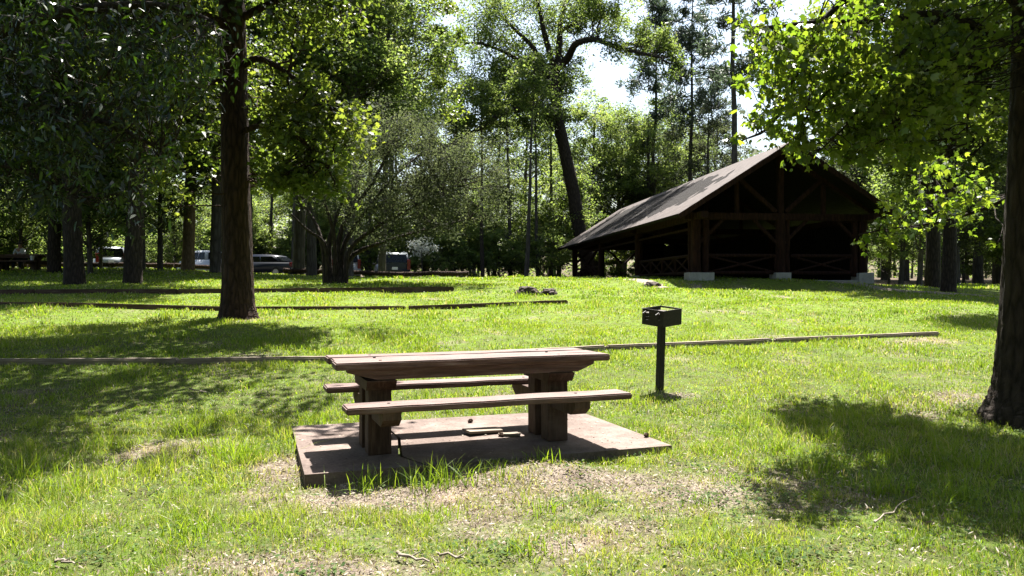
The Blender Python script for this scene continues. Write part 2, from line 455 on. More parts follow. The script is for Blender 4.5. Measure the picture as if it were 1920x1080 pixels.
# ---------------------------------------------------------------- grass
def in_slab(X, Y, m=0.02):
    rel = np.stack([X - SLAB0[0], Y - SLAB0[1]], -1)
    u = rel @ UX; v = rel @ VX
    return (u > -m) & (u < 3.05 + m) & (v > -m) & (v < 2.02 + m)
PATHS = []
def off_path(X, Y):
    ok = np.ones_like(X, bool)
    for (x0, y0, x1, y1, w) in PATHS:
        d = np.array([x1 - x0, y1 - y0]); L = (d ** 2).sum()
        t = np.clip(((X - x0) * d[0] + (Y - y0) * d[1]) / L, 0, 1)
        ok &= np.hypot(X - x0 - t * d[0], Y - y0 - t * d[1]) > w
    return ok
PATHS += [(9.3, 28.9, 12.6, 27.2, .55), (12.6, 27.2, 15.5, 25.5, .4), (12.4, 29.5, 18, 28.4, .5)]

def grass_blades(acc, X, Y, h, w, vary, lean=.5):
    n = len(X)
    z = ground_z(X, Y) - .004
    th = rng.uniform(0, 2 * math.pi, n)
    dx, dy = np.cos(th), np.sin(th)
    ph = rng.uniform(0, 2 * math.pi, n)     # lean direction
    ln = np.abs(rng.normal(0, lean, n)) + .08
    ex, ey = np.cos(ph), np.sin(ph)
    T = [(0, 1.), (.4, .85), (.75, .55), (1.0, 0)]
    P = []
    for t, ww in T:
        off = h * ln * t ** 1.8
        cx = X + ex * off; cy = Y + ey * off; cz = z + h * (t - .28 * ln * t * t)
        if ww == 0: P.append(np.stack([cx, cy, cz], -1))
        else:
            P.append(np.stack([cx - dx * w * ww / 2, cy - dy * w * ww / 2, cz], -1))
            P.append(np.stack([cx + dx * w * ww / 2, cy + dy * w * ww / 2, cz], -1))
    V = np.stack(P, 1)                       # n,7,3
    b = np.arange(n)[:, None] * 7
    Q = np.concatenate([b + np.array([[0, 1, 3, 2]]), b + np.array([[2, 3, 5, 4]])])
    vv = np.repeat(vary, 7)
    base = acc.n
    acc.add(V.reshape(-1, 3), Q, vv)
    tri = b + np.array([[4, 5, 6]])
    acc.L.append((tri + base).ravel()); acc.T.append(np.full(n, 3))

def build_grass():
    acc = Acc()
    bands = [(2.6, 5.2, 4200, .0045), (5.2, 8, 2600, .006), (8, 11, 1300, .009), (11, 15, 750, .013), (15, 21, 330, .020), (21, 30, 130, .034), (30, 46, 38, .07)]
    for y0, y1, den, w in bands:
        hw = y1 * .74 + 1
        n = int((y1 - y0) * 2 * hw * den)
        Y = rng.uniform(y0, y1, n); X = rng.uniform(-hw, hw, n)
        k = np.abs(X) < Y * .74 + .9
        X = X[k]; Y = Y[k]
        D = dryness(X, Y)
        dens = 1 - sstep(.3, .95, D) * .72
        clump = noise2(X, Y, .22 if y0 < 8 else .6, 5)
        dens = dens * (.45 + .75 * sstep(.25, .7, clump))
        k = (rng.random(len(X)) < dens) & ~in_slab(X, Y) & off_path(X, Y)
        X = X[k]; Y = Y[k]; D = D[k]; clump = clump[k]
        n = len(X)
        tall = noise2(X, Y, .55, 8)
        h = .022 + .035 * rng.random(n) + .06 * sstep(.5, .85, tall) * rng.random(n) * (1 - D) + .05 * sstep(.6, .9, clump)
        # longer, lusher grass: left meadow and shaded right corner
        lush = np.exp(-(((X + 3.2) / 2.2) ** 2 + ((Y - 5.6) / 1.8) ** 2)) + 1.2 * np.exp(-(((X - 3.6) / 1.3) ** 2 + ((Y - 6.0) / 1.7) ** 2))
        h = h * (.6 + .6 * noise2(X, Y, 1.1, 31)) * (1 - .25 * (1 - sstep(4.6, 6.5, Y))) * (1 - .35 * sstep(.2, .6, D)) * (1 + 1.2 * lush * rng.random(n)) * (1 if y0 < 11 else 1.15)
        if y0 > 20: h = h * 1.1
        hue = .24 + .30 * noise2(X, Y, 1.7, 4) + .18 * noise2(X, Y, .35, 9) + rng.normal(0, .12, n)
        hue = np.clip(hue, 0, .79)
        straw = rng.random(n) < (.07 + .08 * (1 - sstep(6, 9, Y)) + .10 * noise2(X, Y, .5, 21) + .45 * sstep(.25, .65, D))
        hue = np.where(straw, rng.uniform(.82, 1, n), hue)
        grass_blades(acc, X, Y, h, w * rng.uniform(.6, 1.3, n), hue, .55)
    # tall tufts
    tufts = [(-1.05, 5.3, 40, .20), (-.62, 5.32, 70, .25), (-.35, 5.42, 50, .22), (-.1, 5.5, 25, .15), (.25, 5.86, 35, .14), (1.0, 6.1, 10, .12), (.2, 4.85, 60, .13), (-.5, 4.75, 40, .13), (.1, 4.1, 90, .13),
             (-2.2, 6.1, 120, .24), (-2.5, 6.3, 100, .22), (-1.95, 6.4, 60, .2), (-3.4, 4.7, 120, .22), (-3.0, 7.0, 90, .2), (-3.6, 5.6, 90, .2), (2.6, 5.2, 120, .2), (3.0, 5.0, 120, .22), (3.3, 4.6, 120, .22), (2.45, 5.9, 100, .18), (2.3, 6.4, 60, .16), (3.6, 4.3, 90, .2), (1.3, 3.95, 60, .12), (-1.9, 4.4, 70, .15), (-1.3, 6.9, 40, .2), (-2.0, 7.5, 60, .2), (-1.2, 8.2, 50, .17), (1.2, 4.9, 40, .1), (1.6, 5.5, 50, .11)]
    for (x, y, n, h) in tufts:
        X = x + rng.normal(0, .10, n); Y = y + rng.normal(0, .07, n)
        k = ~in_slab(X, Y, .01); X = X[k]; Y = Y[k]; n = len(X)
        grass_blades(acc, X, Y, h * rng.uniform(.5, 1.15, n), rng.uniform(.005, .009, n), rng.uniform(.2, .62, n), .6)
    o = link(acc.mesh('grass'), 'grass', M['grass'])
    tag(o, 'bright yellow green meadow grass with taller tufts', 'grass', kind='stuff')
    # clover and broad-leaved weeds
    acc = Acc(); cc = []
    for _ in range(420):
        y = rng.uniform(2.9, 12); x = rng.uniform(-.72, .72) * y; m = rng.integers(12, 60)
        P_ = np.stack([x + rng.normal(0, .09, m), y + rng.normal(0, .07, m)], -1); P_ = P_[~in_slab(P_[:, 0], P_[:, 1])]
        cc.append(np.stack([P_[:, 0], P_[:, 1], ground_z(P_[:, 0], P_[:, 1]) + rng.uniform(.015, .05, len(P_))], -1))
    leaves(acc, np.concatenate(cc), .026, 'oval', 1.6, 0)
    tag(link(acc.mesh('low_weeds', False), 'low_weeds', M['weed']), 'small patches of clover and low weeds among the grass', 'weeds', kind='stuff')
    # litter
    acc = Acc()
    n = 110000
    Y = rng.uniform(2.8, 10.5, n) ; X = rng.uniform(-7.5, 7.5, n)
    D = dryness(X, Y)
    k = (np.abs(X) < Y * .74 + .8) & (rng.random(n) < .20 + .5 * sstep(.2, .6, D)) & ~in_slab(X, Y)
    X = X[k]; Y = Y[k]
    C = np.stack([X, Y, ground_z(X, Y) + rng.uniform(.002, .02, len(X))], -1)
    h = len(C) // 2
    leaves(acc, C[:h], .022, 'long', 1.3, 0)
    leaves(acc, C[h:], .016, 'oval', 1.5, 0)
    n = 90000
    Y = 2.8 + 6.2 * rng.random(n) ** 1.2; X = rng.uniform(-6.8, 6.8, n)
    k = (np.abs(X) < Y * .74 + .6) & (rng.random(n) < .25 + .75 * sstep(.1, .5, dryness(X, Y))) & ~in_slab(X, Y)
    X = X[k]; Y = Y[k]
    leaves(acc, np.stack([X, Y, ground_z(X, Y) + rng.uniform(.002, .03, len(X))], -1), .036, 'needle', .8, 0)
    n = 260
    u = rng.uniform(.05, 3, n); v = rng.uniform(.05, 1.95, n)
    P = SLAB0 + u[:, None] * UX + v[:, None] * VX
    leaves(acc, np.stack([P[:, 0], P[:, 1], np.full(n, .004)], -1), .022, 'oval', 5, 0)
    o = link(acc.mesh('leaf_litter'), 'leaf_litter', M['litter'])
    tag(o, 'pale dead leaves and straw scattered on bare soil', 'leaf litter', kind='stuff')
build_grass()

# pale worn earth by the pavilion
def ribbon(name, pts, w, mat, label, dz=.02):
    pts = smooth_path([(x, y, 0) for x, y in pts], 26)
    t = np.gradient(pts, axis=0); nrm = np.stack([-t[:, 1], t[:, 0], 0 * t[:, 0]], -1); nrm /= np.linalg.norm(nrm, axis=1)[:, None]
    rows = []
    for s in np.linspace(-1, 1, 7):
        ww = w * (1 + .25 * np.sin(np.arange(26) * 1.3 + s * 2)) * (1 if np.ndim(w) == 0 else 1)
        p = pts + nrm * (s * ww)[:, None]
        p[:, 2] = ground_z(p[:, 0], p[:, 1]) + dz * (1 - s * s * 1.3)
        rows.append(p)
    V = np.stack(rows, 1).reshape(-1, 3)
    i = np.arange(25)[:, None] * 7; j = np.arange(6)[None, :]
    Fc = np.stack([i + j, i + j + 1, i + 7 + j + 1, i + 7 + j], -1).reshape(-1, 4)
    a = Acc(); a.add(V, Fc, .8)
    return tag(link(a.mesh(name), name, mat), label, 'path', kind='structure')
def dirt():
    m, nt, out = newmat('trodden_dirt')
    n = noise(nt, 14, 8, .75, objvec(nt))
    principled(nt, out, ramp(nt, n, [(.3, (.09, .07, .055)), (.5, (.2, .165, .13)), (.75, (.34, .29, .24))]), .95, .1, bump(nt, n, .8, .03))
    return m
M['dirt'] = dirt()
ribbon('dirt_path', [(12.9, 29.6), (14.0, 28.0), (15.4, 26.6), (16.6, 25.4)], .35, M['dirt'], 'pale trodden dirt bank right of the pavilion', .05)
ribbon('dirt_path', [(4.6, 31.0), (5.2, 28.4), (5.6, 27.0)], .4, M['dirt'], 'pale dirt patch at the pavilion corner', .05)

# road behind the meadow
def build_road():
    xs = np.linspace(-45, 3, 60)
    rows = []
    for s in np.linspace(0, 1, 6):
        ycen = 43.0 + 9.5 * s
        rows.append(np.stack([xs, ycen + .25 * np.sin(xs * .1) , np.zeros_like(xs)], -1))
    V = np.stack(rows, 1)
    V[..., 2] = ground_z(V[..., 0], V[..., 1]) + .035
    i = np.arange(59)[:, None] * 6; j = np.arange(5)[None, :]
    Fc = np.stack([i + j, i + 6 + j, i + 6 + j + 1, i + j + 1], -1).reshape(-1, 4)
    a = Acc(); a.add(V.reshape(-1, 3), Fc, .5)
    tag(link(a.mesh('road'), 'road', M['asphalt']), 'grey parking road behind the meadow', 'road', kind='structure')
build_road()

# ---------------------------------------------------------------- slab
def build_slab():
    root = empty('concrete_slab', (SLAB0[0] + 1.525 * UX[0] + 1.0 * VX[0], SLAB0[1] + 1.525 * UX[1] + 1.0 * VX[1], -.13), 'cracked stained concrete slab under the picnic table', 'slab', math.atan2(UX[1], UX[0]))
    # two castings split by the crack
    cx = -.62
    for k, poly in enumerate(([(-1.525, -1.0), (cx - .022, -1.0), (cx - .152, -.62), (cx - .03, .1), (cx - .07, 1.0), (-1.525, 1.0)], [(cx + .012, -1.0), (1.525, -.97), (1.50, 1.0), (cx - .045, 1.0), (cx - .004, .1), (cx - .122, -.62)])):
        bm = bmesh.new(); bm_prism(bm, poly, 'z', -.02 , .13 - .003 * k)
        bm_obj('slab_section', bm, M['slab'], root, .012)
build_slab()

# ---------------------------------------------------------------- picnic table
def build_table():
    ang = math.atan2(UX[1], UX[0]) + math.radians(1.5)
    c = np.array([-.375, 6.56])
    root = empty('picnic_table', (c[0], c[1], 0), 'large weathered reddish wooden picnic table on a concrete slab in the foreground', 'picnic table', ang, )
    def board(name, x0, x1, y0, y1, z0, z1, mat, bev=.008, seed=0, par=root, rough=.004):
        bm = bmesh.new(); bm_box(bm, ((x0 + x1) / 2, (y0 + y1) / 2, (z0 + z1) / 2), (x1 - x0, y1 - y0, z1 - z0))
        bmesh.ops.bevel(bm, geom=bm.edges[:], offset=bev, segments=2, affect='EDGES')
        long_e = [e for e in bm.edges if abs(e.verts[0].co.x - e.verts[1].co.x) > .5]
        bmesh.ops.subdivide_edges(bm, edges=long_e, cuts=24)
        from mathutils import noise as mn
        for v in bm.verts: v.co += Vector(mn.noise_vector(v.co * 4 + Vector((seed, seed, 0)))) * rough + Vector((0, 0, mn.noise(Vector((v.co.x * 1.1, seed, 0))) * rough))
        return bm_obj(name, bm, mat, par)
    # tabletop: thick planks
    top = None
    ny = [-.37, -.12, .125, .37]
    for i in range(3):
        board('top_plank', -1.2 + (.02 if i == 1 else 0), 1.2 - (.015 if i == 2 else 0), ny[i] + .004, ny[i + 1] - .004, .705, .765 - .004 * (i == 1), M['table_wood'], .01, i + 1)
    for s in (-1, 1):
        bm = bmesh.new(); yo = s * .27
        bm_prism(bm, [(-1.10, .704), (1.06, .704), (1.06, .678), (.90, .615), (-.86, .615), (-1.10, .678)], 'y', yo - .045, yo + .045)
        bm_obj('apron_beam', bm, M['table_wood'], root, .006)
    for xe in (-.83, .745):
        for s in (-1, 1):
            bm = bmesh.new()
            bm_prism(bm, [(s * .07, .0), (s * .25, .0), (s * .235, .60), (s * .07, .60)], 'x', xe - .095, xe + .095)
            roughen(bm, .006, 2, xe + s)
            leg = bm_obj('leg', bm, M['table_leg'], root, .010)
        for s in (-1, 1):   # bearers for the seats, ends cut on the slant
            bm = bmesh.new()
            bm_prism(bm, [(s * .735, .415), (s * .735, .36), (s * .65, .30), (s * .25, .30), (s * .25, .413)], 'x', xe - .07, xe + .07)
            bm_obj('seat_bearer', bm, M['table_leg'], root, .008)
        bm = bmesh.new()
        bm_prism(bm, [(-.33, .610), (.33, .610), (.33, .60), (.28, .53), (-.28, .53), (-.33, .60)], 'x', xe - .12, xe + .12)
        bm_obj('top_bearer', bm, M['table_leg'], root, .006)
        for yy in (-.60, .60, -.25, .02, .25):
            bm = bmesh.new(); zt = .466 if abs(yy) > .5 else .763
            bm_cyl(bm, (xe, yy, zt - .01), (xe, yy, zt + .006), .012, None, 10); bm_obj('bolt', bm, M['iron'], root)
    for s in (-1, 1):
        y0, y1 = sorted((s * .48, s * .755))
        board('bench_seat', -1.17, 1.2, y0, y1, .416, .468, M['table_wood'], .010, 8 + s)
    return root
table = build_table()

# small loose things on the slab
def slab_pt(px, py): 
    Y = HC * F / (py - 540); return ((px - 960) / F * Y, Y)
x, y = slab_pt(905, 812)
bm = bmesh.new(); bm_box(bm, (0, 0, .028), (.34, .17, .022)); roughen(bm, .012, 3, 3)
o = bm_obj('loose_board', bm, M['timber'], None, .004); o.location = (x, y, .0); o.rotation_euler = (0, math.radians(2), .5); tag(o, 'small broken piece of pale board lying on the slab under the table', 'board')
bm = bmesh.new(); bm_box(bm, (0, 0, .018), (.2, .07, .016)); roughen(bm, .01, 2, 9)
o = bm_obj('loose_board', bm, M['timber'], None, .003); x, y = slab_pt(955, 817); o.location = (x, y, -.006); o.rotation_euler = (0, 0, -.1); tag(o, 'thin wood scrap beside the broken board on the slab', 'board')
def cone_mesh():
    bm = bmesh.new(); bmesh.ops.create_icosphere(bm, subdivisions=3, radius=.022)
    for v in bm.verts:
        v.co.z *= 1.5
        r = .8 + .28 * math.sin(v.co.z * 480 + 3 * math.atan2(v.co.y, v.co.x) * 2)
        v.co.x *= r; v.co.y *= r
    bmesh.ops.recalc_face_normals(bm, faces=bm.faces)
    me = bpy.data.meshes.new('pine_cone'); bm.to_mesh(me); bm.free(); me.materials.append(M['timber_dark']); return me
cm = cone_mesh()
for px, py, lab in ((882, 792, 'small dark pine cone on the sunlit slab behind the table'), (1212, 819, 'small dark pine cone on the sunlit right corner of the slab'), (940, 818, 'small dark pine cone beside the broken board')):
    o = bpy.data.objects.new('pine_cone', cm); COL.objects.link(o); x, y = slab_pt(px, py); o.location = (x, y, .016); o.rotation_euler = (1.5, .2, px); tag(o, lab, 'pine cone')
# sticks in the grass
def stick(p0, p1, r, lab, mat='timber'):
    a = Acc(); P = curve([*p0, 0], [*p1, 0], 0, 8, .015); P[:, 2] = ground_z(P[:, 0], P[:, 1]) + r + .02 + rng.random(8) * .012
    c = P[0].copy(); tube(a, P - c, np.linspace(r, r * .5, 8), 6, .5, .08)
    tw = P[4] - c; tube(a, [tw, tw + np.array([.05, .03, .02])], [r * .5, r * .25], 5)
    o = link(a.mesh('fallen_twig'), 'fallen_twig', M[mat]); o.location = tuple(c); tag(o, lab, 'twig')
def gpt(px, py):
    Ys = np.arange(2.5, 60, .02); Xs = (px - 960) / F * Ys
    k = np.argmax(ground_z(Xs, Ys) > HC - (py - 540) / F * Ys)
    return (float(Xs[k]), float(Ys[k]))
stick(gpt(745, 1050), gpt(805, 1064), .010, 'bleached broken twig in dry grass at the front')
stick(gpt(822, 1052), gpt(868, 1056), .008, 'thin pale twig right of the bleached twig in the front grass')
stick(gpt(1640, 990), gpt(1715, 940), .006, 'long thin twig leaning in the shaded grass at right')
stick(gpt(355, 735), gpt(388, 742), .009, 'curved pale twig in the grass left of the table')
stick(gpt(110, 1062), gpt(140, 1070), .009, 'short pale twig in the grass at the bottom left')

# ---------------------------------------------------------------- grill
def build_grill():
    x, y = gpt(1236, 731); z = gz(x, y)
    root = empty('park_grill', (x, y, z), 'black iron park grill on a single square post in the meadow', 'grill', 0)
    bm = bmesh.new(); bm_beam(bm, (0, 0, -.12), (.035, .02, .84), .075, .075)
    bm_obj('post', bm, M['iron'], root, .006)
    R = Matrix.Rotation(math.radians(7), 3, 'X') @ Matrix.Rotation(math.radians(-50), 3, 'Z'); PV = Vector((0, 0, .82))
    bx = bmesh.new(); cx, cy = .05, .10; L, Wd, t = .33, .35, .008
    z0 = .79; H = .19
    def bb(bm, c, s):
        c = R @ (Vector(c) - PV) + PV; bm_box(bm, (c.x + cx, c.y + cy, c.z), s, R)
    bb(bx, (0, 0, z0 + t / 2), (L, Wd, t))
    bb(bx, (-L / 2 + t / 2, 0, z0 + H / 2 + t), (t, Wd, H))
    bb(bx, (L / 2 - t / 2, 0, z0 + H / 2 + t), (t, Wd, H))
    bb(bx, (0, Wd / 2 - t / 2, z0 + .03 + t), (L - 2 * t - .001, t, .06))
    bb(bx, (0, Wd / 2 - t / 2, z0 + H + t - .01), (L - 2 * t - .001, t, .02))
    # near-left wall with the slots that hold the grate
    gx = [-L / 2 + t + .001, -L / 2 + .045, -L / 2 + .060, -L / 2 + .105, L / 2 - .075, L / 2 - .060, L / 2 - t - .001]
    gzs = [0, .055, .072, .098, .115, .140, .157, H]
    for a in range(len(gx) - 1):
        for b in range(len(gzs) - 1):
            if (a == 1 and 1 <= b <= 5) or (a == 2 and b in (1, 3, 5)) or (a == 4 and 2 <= b <= 5): continue
            bb(bx, ((gx[a] + gx[a + 1]) / 2, -Wd / 2 + t / 2, z0 + t + (gzs[b] + gzs[b + 1]) / 2), (gx[a + 1] - gx[a], t, gzs[b + 1] - gzs[b]))
    bm_obj('firebox', bx, M['iron'], root)
    g = bmesh.new()
    for i in range(13):
        yy = -Wd / 2 + .03 + i * (Wd - .06) / 12
        a = R @ (Vector((-L / 2 + .012, yy, z0 + H - .045)) - PV) + PV; b = R @ (Vector((L / 2 - .012, yy, z0 + H - .045)) - PV) + PV
        bm_cyl(g, (a.x + cx, a.y + cy, a.z), (b.x + cx, b.y + cy, b.z), .005, None, 6)
    for yy in (-.10, .10):
        a = R @ (Vector((yy, -Wd / 2 + .012, z0 + H - .055)) - PV) + PV; b = R @ (Vector((yy, Wd / 2 - .012, z0 + H - .055)) - PV) + PV
        bm_cyl(g, (a.x + cx, a.y + cy, a.z), (b.x + cx, b.y + cy, b.z), .006, None, 6)
    bm_obj('grate', g, M['grate'], root)
    for s in (-.10, .10):
        hd = bmesh.new()
        a = R @ (Vector((s, -Wd / 2 - .002, z0 + H - .02)) - PV) + PV; b = R @ (Vector((s, -Wd / 2 - .07, z0 + H - .045)) - PV) + PV
        bm_cyl(hd, (a.x + cx, a.y + cy, a.z), (b.x + cx, b.y + cy, b.z), .009, None, 8)
        bm_obj('handle', hd, M['iron'], root)
build_grill()

# ---------------------------------------------------------------- landscape timbers
def timber_line(pts, seg, h, w, mat, label_fn, group, jag=.0):
    pts = np.array(pts, float)
    d = np.concatenate([[0], np.cumsum(np.hypot(*np.diff(pts, axis=0).T))])
    n = max(1, int(round(d[-1] / seg)))
    for i in range(n):
        s0 = d[-1] * i / n + .02; s1 = d[-1] * (i + 1) / n - .02
        a = np.array([np.interp(s0, d, pts[:, 0]), np.interp(s0, d, pts[:, 1])]); b = np.array([np.interp(s1, d, pts[:, 0]), np.interp(s1, d, pts[:, 1])])
        a = a + rng.normal(0, .02, 2)
        za, zb = gz(*a), gz(*b)
        L = math.hypot(*(b - a)); 
        bm = bmesh.new(); bm_box(bm, (0, 0, 0), (L, w, h)); 
        bmesh.ops.bevel(bm, geom=bm.edges[:], offset=min(w, h) * .18, segments=2, affect='EDGES')
        le = [e for e in bm.edges if abs(e.verts[0].co.x - e.verts[1].co.x) > .5]
        bmesh.ops.subdivide_edges(bm, edges=le, cuts=16)
        from mathutils import noise as mn
        for v in bm.verts: v.co += Vector(mn.noise_vector(v.co * 2.2 + Vector((i * 9, 0, 0)))) * .008
        o = bm_obj('landscape_timber', bm, mat)
        o.location = ((a[0] + b[0]) / 2, (a[1] + b[1]) / 2, (za + zb) / 2 + h / 2 - .07)
        o.rotation_euler = (0, -math.atan2(zb - za, L), math.atan2(b[1] - a[1], b[0] - a[0]))
        tag(o, label_fn, 'timber', group)
P1 = [gpt(-80, 684), gpt(250, 684), gpt(640, 679), gpt(900, 670), gpt(1140, 657), gpt(1240, 650), gpt(1500, 639), gpt(1762, 630)]
timber_line(P1, 3.3, .15, .12, M['timber'], 'bleached edging timber in the line passing behind the picnic table and grill', 'bleached edging timbers behind the table')
P2 = [gpt(-120, 572), gpt(200, 580), gpt(450, 582), gpt(700, 583), gpt(900, 574), gpt(1065, 569)]
timber_line(P2, 4.2, .16, .14, M['timber_dark'], 'dark edging timber in the middle row running past the big trunk', 'edging timbers of the middle row')
P3 = [(-18, 21.6), (-10, 22.0), (-6, 22.2), (-1.8, 23.3)]
timber_line(P3, 4.2, .2, .16, M['timber_dark'], 'nearly black edging timber in the farthest row of the lawn', 'edging timbers of the farthest row')

# low log barrier along the parking road
def barrier(pts, seg, group, lab):
    pts = np.array(pts, float)
    for i in range(len(pts) - 1):
        a, b = pts[i], pts[i + 1]
        n = max(1, int(round(math.hypot(*(b - a)) / seg)))
        for k in range(n):
            p = a + (b - a) * k / n; q = a + (b - a) * (k + 1) / n
            root = empty('log_barrier', (p[0], p[1], gz(*p)), lab, 'barrier', 0, group)
            A_ = Acc(); zz = .24
            tube(A_, curve((0.03, 0, zz), (q[0] - p[0] - .03, q[1] - p[1], gz(*q) - gz(*p) + zz), 0, 8, .012), np.full(8, .12), 10, .5, .05)
            link(A_.mesh('rail'), 'rail', M['bark_red'], root)
            for f in (.12, .88):
                A_ = Acc(); c = (q - p) * f; zc = gz(*(p + c)) - gz(*p)
                tube(A_, [(c[0], c[1], zc - .2), (c[0], c[1], zc + .21)], [.13, .12], 10, .5, .04)
                link(A_.mesh('post'), 'post', M['bark_far'], root)
barrier([(-30, 40.2), (-14.5, 40.8)], 4.0, 'log barrier left of the big trunk', 'low brown log barrier in front of the cars at left')
barrier([(-12.5, 40.8), (-2.2, 38.6)], 4.0, 'log barrier behind the shrubby tree', 'low brown log barrier in front of the dark vehicle behind the shrubby tree')

# ---------------------------------------------------------------- rocks
def rock(px, py, Yd, s, lab, seed):
    x = (px - 960) / F * Yd
    bm = bmesh.new(); bmesh.ops.create_icosphere(bm, subdivisions=4, radius=1)
    from mathutils import noise as mn
    for v in bm.verts:
        n = v.co.normalized()
        d = 1 + .35 * mn.noise(n * 1.4 + Vector((seed, 0, 0))) + .16 * mn.noise(n * 4 + Vector((0, seed, 0))) + .07 * mn.noise(n * 11)
        v.co = Vector((n.x * s[0], n.y * s[1], n.z * s[2])) * d
    o = bm_obj('rock', bm, M['rock']); o.location = (x, Yd, gz(x, Yd) + s[2] * .35); tag(o, lab, 'rock')
rock(987, 545, 21.5, (.30, .24, .20), 'larger dark rock in the grass left of the pavilion', 2.)
rock(1029, 548, 21.5, (.23, .2, .13), 'smaller dark rock just right of the larger one', 5.)
rock(1222, 533, 27.5, (.3, .25, .12), 'flat rock at the front left corner of the pavilion', 8.)

# ---------------------------------------------------------------- pavilion
def build_pavilion():
    ang = math.atan2(.119, 1)
    org = np.array([10.95 - .119 * 30, 30.0])         # front left post
    gzf = 1.62
    root = empty('picnic_pavilion', (org[0], org[1], gzf), 'dark open sided log pavilion with a steep wood shingle roof', 'pavilion', ang)
    # local: x across the gable (0..7), y away from the viewer (0..24.5)
    Wd, L = 7.15, 24.0
    eave_z, ov, peak = 2.62, 1.05, 5.55          # roof heights above local 0
    hw = Wd / 2 + ov; cx = Wd / 2
    y0, y1 = -1.0, L + 1.0
    slope = (peak - eave_z + .0) / hw
    pw, dw = M['pavilion_wood'], M['dark_wall']
    for s in (-1, 1):
        me = bpy.data.meshes.new('roof'); 
        t = .14
        # broken eave: last part is shallower at the far end
        V = [(cx + s * hw, y0, eave_z), (cx, y0, peak), (cx, y1, peak), (cx + s * hw, y1, eave_z)]
        nrm = np.array([s * slope, 0, 1.]); nrm /= np.linalg.norm(nrm)
        V2 = [tuple(np.array(v) - nrm * t) for v in V]
        V2[1] = (cx, y0, peak - t / nrm[2]); V2[2] = (cx, y1, peak - t / nrm[2])
        ny_ = 60; nx_ = 18
        vs = []; fs = []; uv = []
        for i in range(ny_ + 1):
            for j in range(nx_ + 1):
                fy = i / ny_; fx = j / nx_
                sagz = -.06 * math.sin(math.pi * fy) * math.sin(math.pi * fx) + random.uniform(-.008, .008)
                if j in (0, nx_): sagz = 0
                vs.append((cx + s * hw * (1 - fx), y0 + (y1 - y0) * fy, eave_z + (peak - eave_z) * fx + sagz))
                uv.append(((y1 - y0) * fy, fx * math.hypot(hw, peak - eave_z)))
        for i in range(ny_):
            for j in range(nx_):
                a = i * (nx_ + 1) + j
                fs.append((a, a + nx_ + 1, a + nx_ + 2, a + 1) if s < 0 else (a, a + 1, a + nx_ + 2, a + nx_ + 1))
        me.from_pydata(vs, [], fs); ul = me.uv_layers.new(name='UVMap')
        for lp in me.loops: ul.data[lp.index].uv = uv[lp.vertex_index]
        link(me, 'roof', M['shingle'], root)
        bm = bmesh.new()   # deck below shingles
        vv = [bm.verts.new(p) for p in [(a[0], a[1], a[2] - .02) for a in V]] + [bm.verts.new(p) for p in V2]
        for f in ((0, 1, 2, 3), (7, 6, 5, 4), (0, 4, 5, 1), (1, 5, 6, 2), (2, 6, 7, 3), (3, 7, 4, 0)): bm.faces.new([vv[i] for i in f])
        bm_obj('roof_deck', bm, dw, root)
        for yy in (y0 + .04, y1 - .04):
            bm = bmesh.new(); bm_beam(bm, (cx + s * hw, yy - .09, eave_z - .12), (cx + s * .02, yy - .09, peak - .14), .06, .2)
            bm_obj('barge_board', bm, pw, root)
    # posts
    bays = [0, 8, 16, 24]
    def post(x, y, r=.2, pier=True, dbl=False):
        A_ = Acc()
        tube(A_, curve((x, y, .2), (x, y, eave_z - .1), 0, 8, .008), np.full(8, r), 12, .5, .03)
        link(A_.mesh('post'), 'post', pw, root)
        if pier:
            bm = bmesh.new(); bm_box(bm, (x + (.15 if x < .1 and y < .1 else 0), y, .12), (1.05 if x < .1 and y < .1 else .66, .62, .46)); roughen(bm, .02, 2, x + y)
            bm_obj('pier', bm, M['pier'], root, .02)
    for x in (0, cx, Wd):
        post(x, 0)
    for y in bays[1:]: post(0, y); post(Wd, y, pier=False)
    for x in (.42,): post(x, .02, .14, False)
    post(cx + .3, .05, .13, False); post(Wd - .35, .02, .13, False); post(0.02, .55, .14, False)
    # plates and front truss
    def beam(name, p, q, w, h):
        bm = bmesh.new(); bm_beam(bm, p, q, w, h); return bm_obj(name, bm, pw, root, .02)
    for x in (0, Wd): beam('wall_plate', (x, -1.0, eave_z - .02), (x, L + .6, eave_z - .02), .3, .26)
    for y in (0, 8, 16, 24):
        beam('tie_beam', (-.5, y - .02, eave_z - .0), (Wd + .5, y - .02, eave_z - .0), .26, .28)
        beam('king_post', (cx, y, eave_z + .12), (cx, y, peak - .3), .22, .22)
        for s in (-1, 1):
            beam('strut', (cx + s * .2, y - .01, eave_z + .2), (cx + s * 1.75, y - .01, peak - 1.42), .17, .17)
            beam('strut', (cx + s * 1.85, y, eave_z + .12), (cx + s * 1.85, y, peak - 1.55), .16, .16)
            beam('rafter', (cx + s * (hw - .3), y, eave_z + .02), (cx, y, peak - .28), .2, .2)
        for s, x in ((1, 0), (-1, Wd), (1, cx), (-1, cx)):
            if y in (0, 24): beam('knee_brace', (x + s * .12, y, eave_z - 1.1), (x + s * 1.15, y, eave_z - .12), .13, .13)
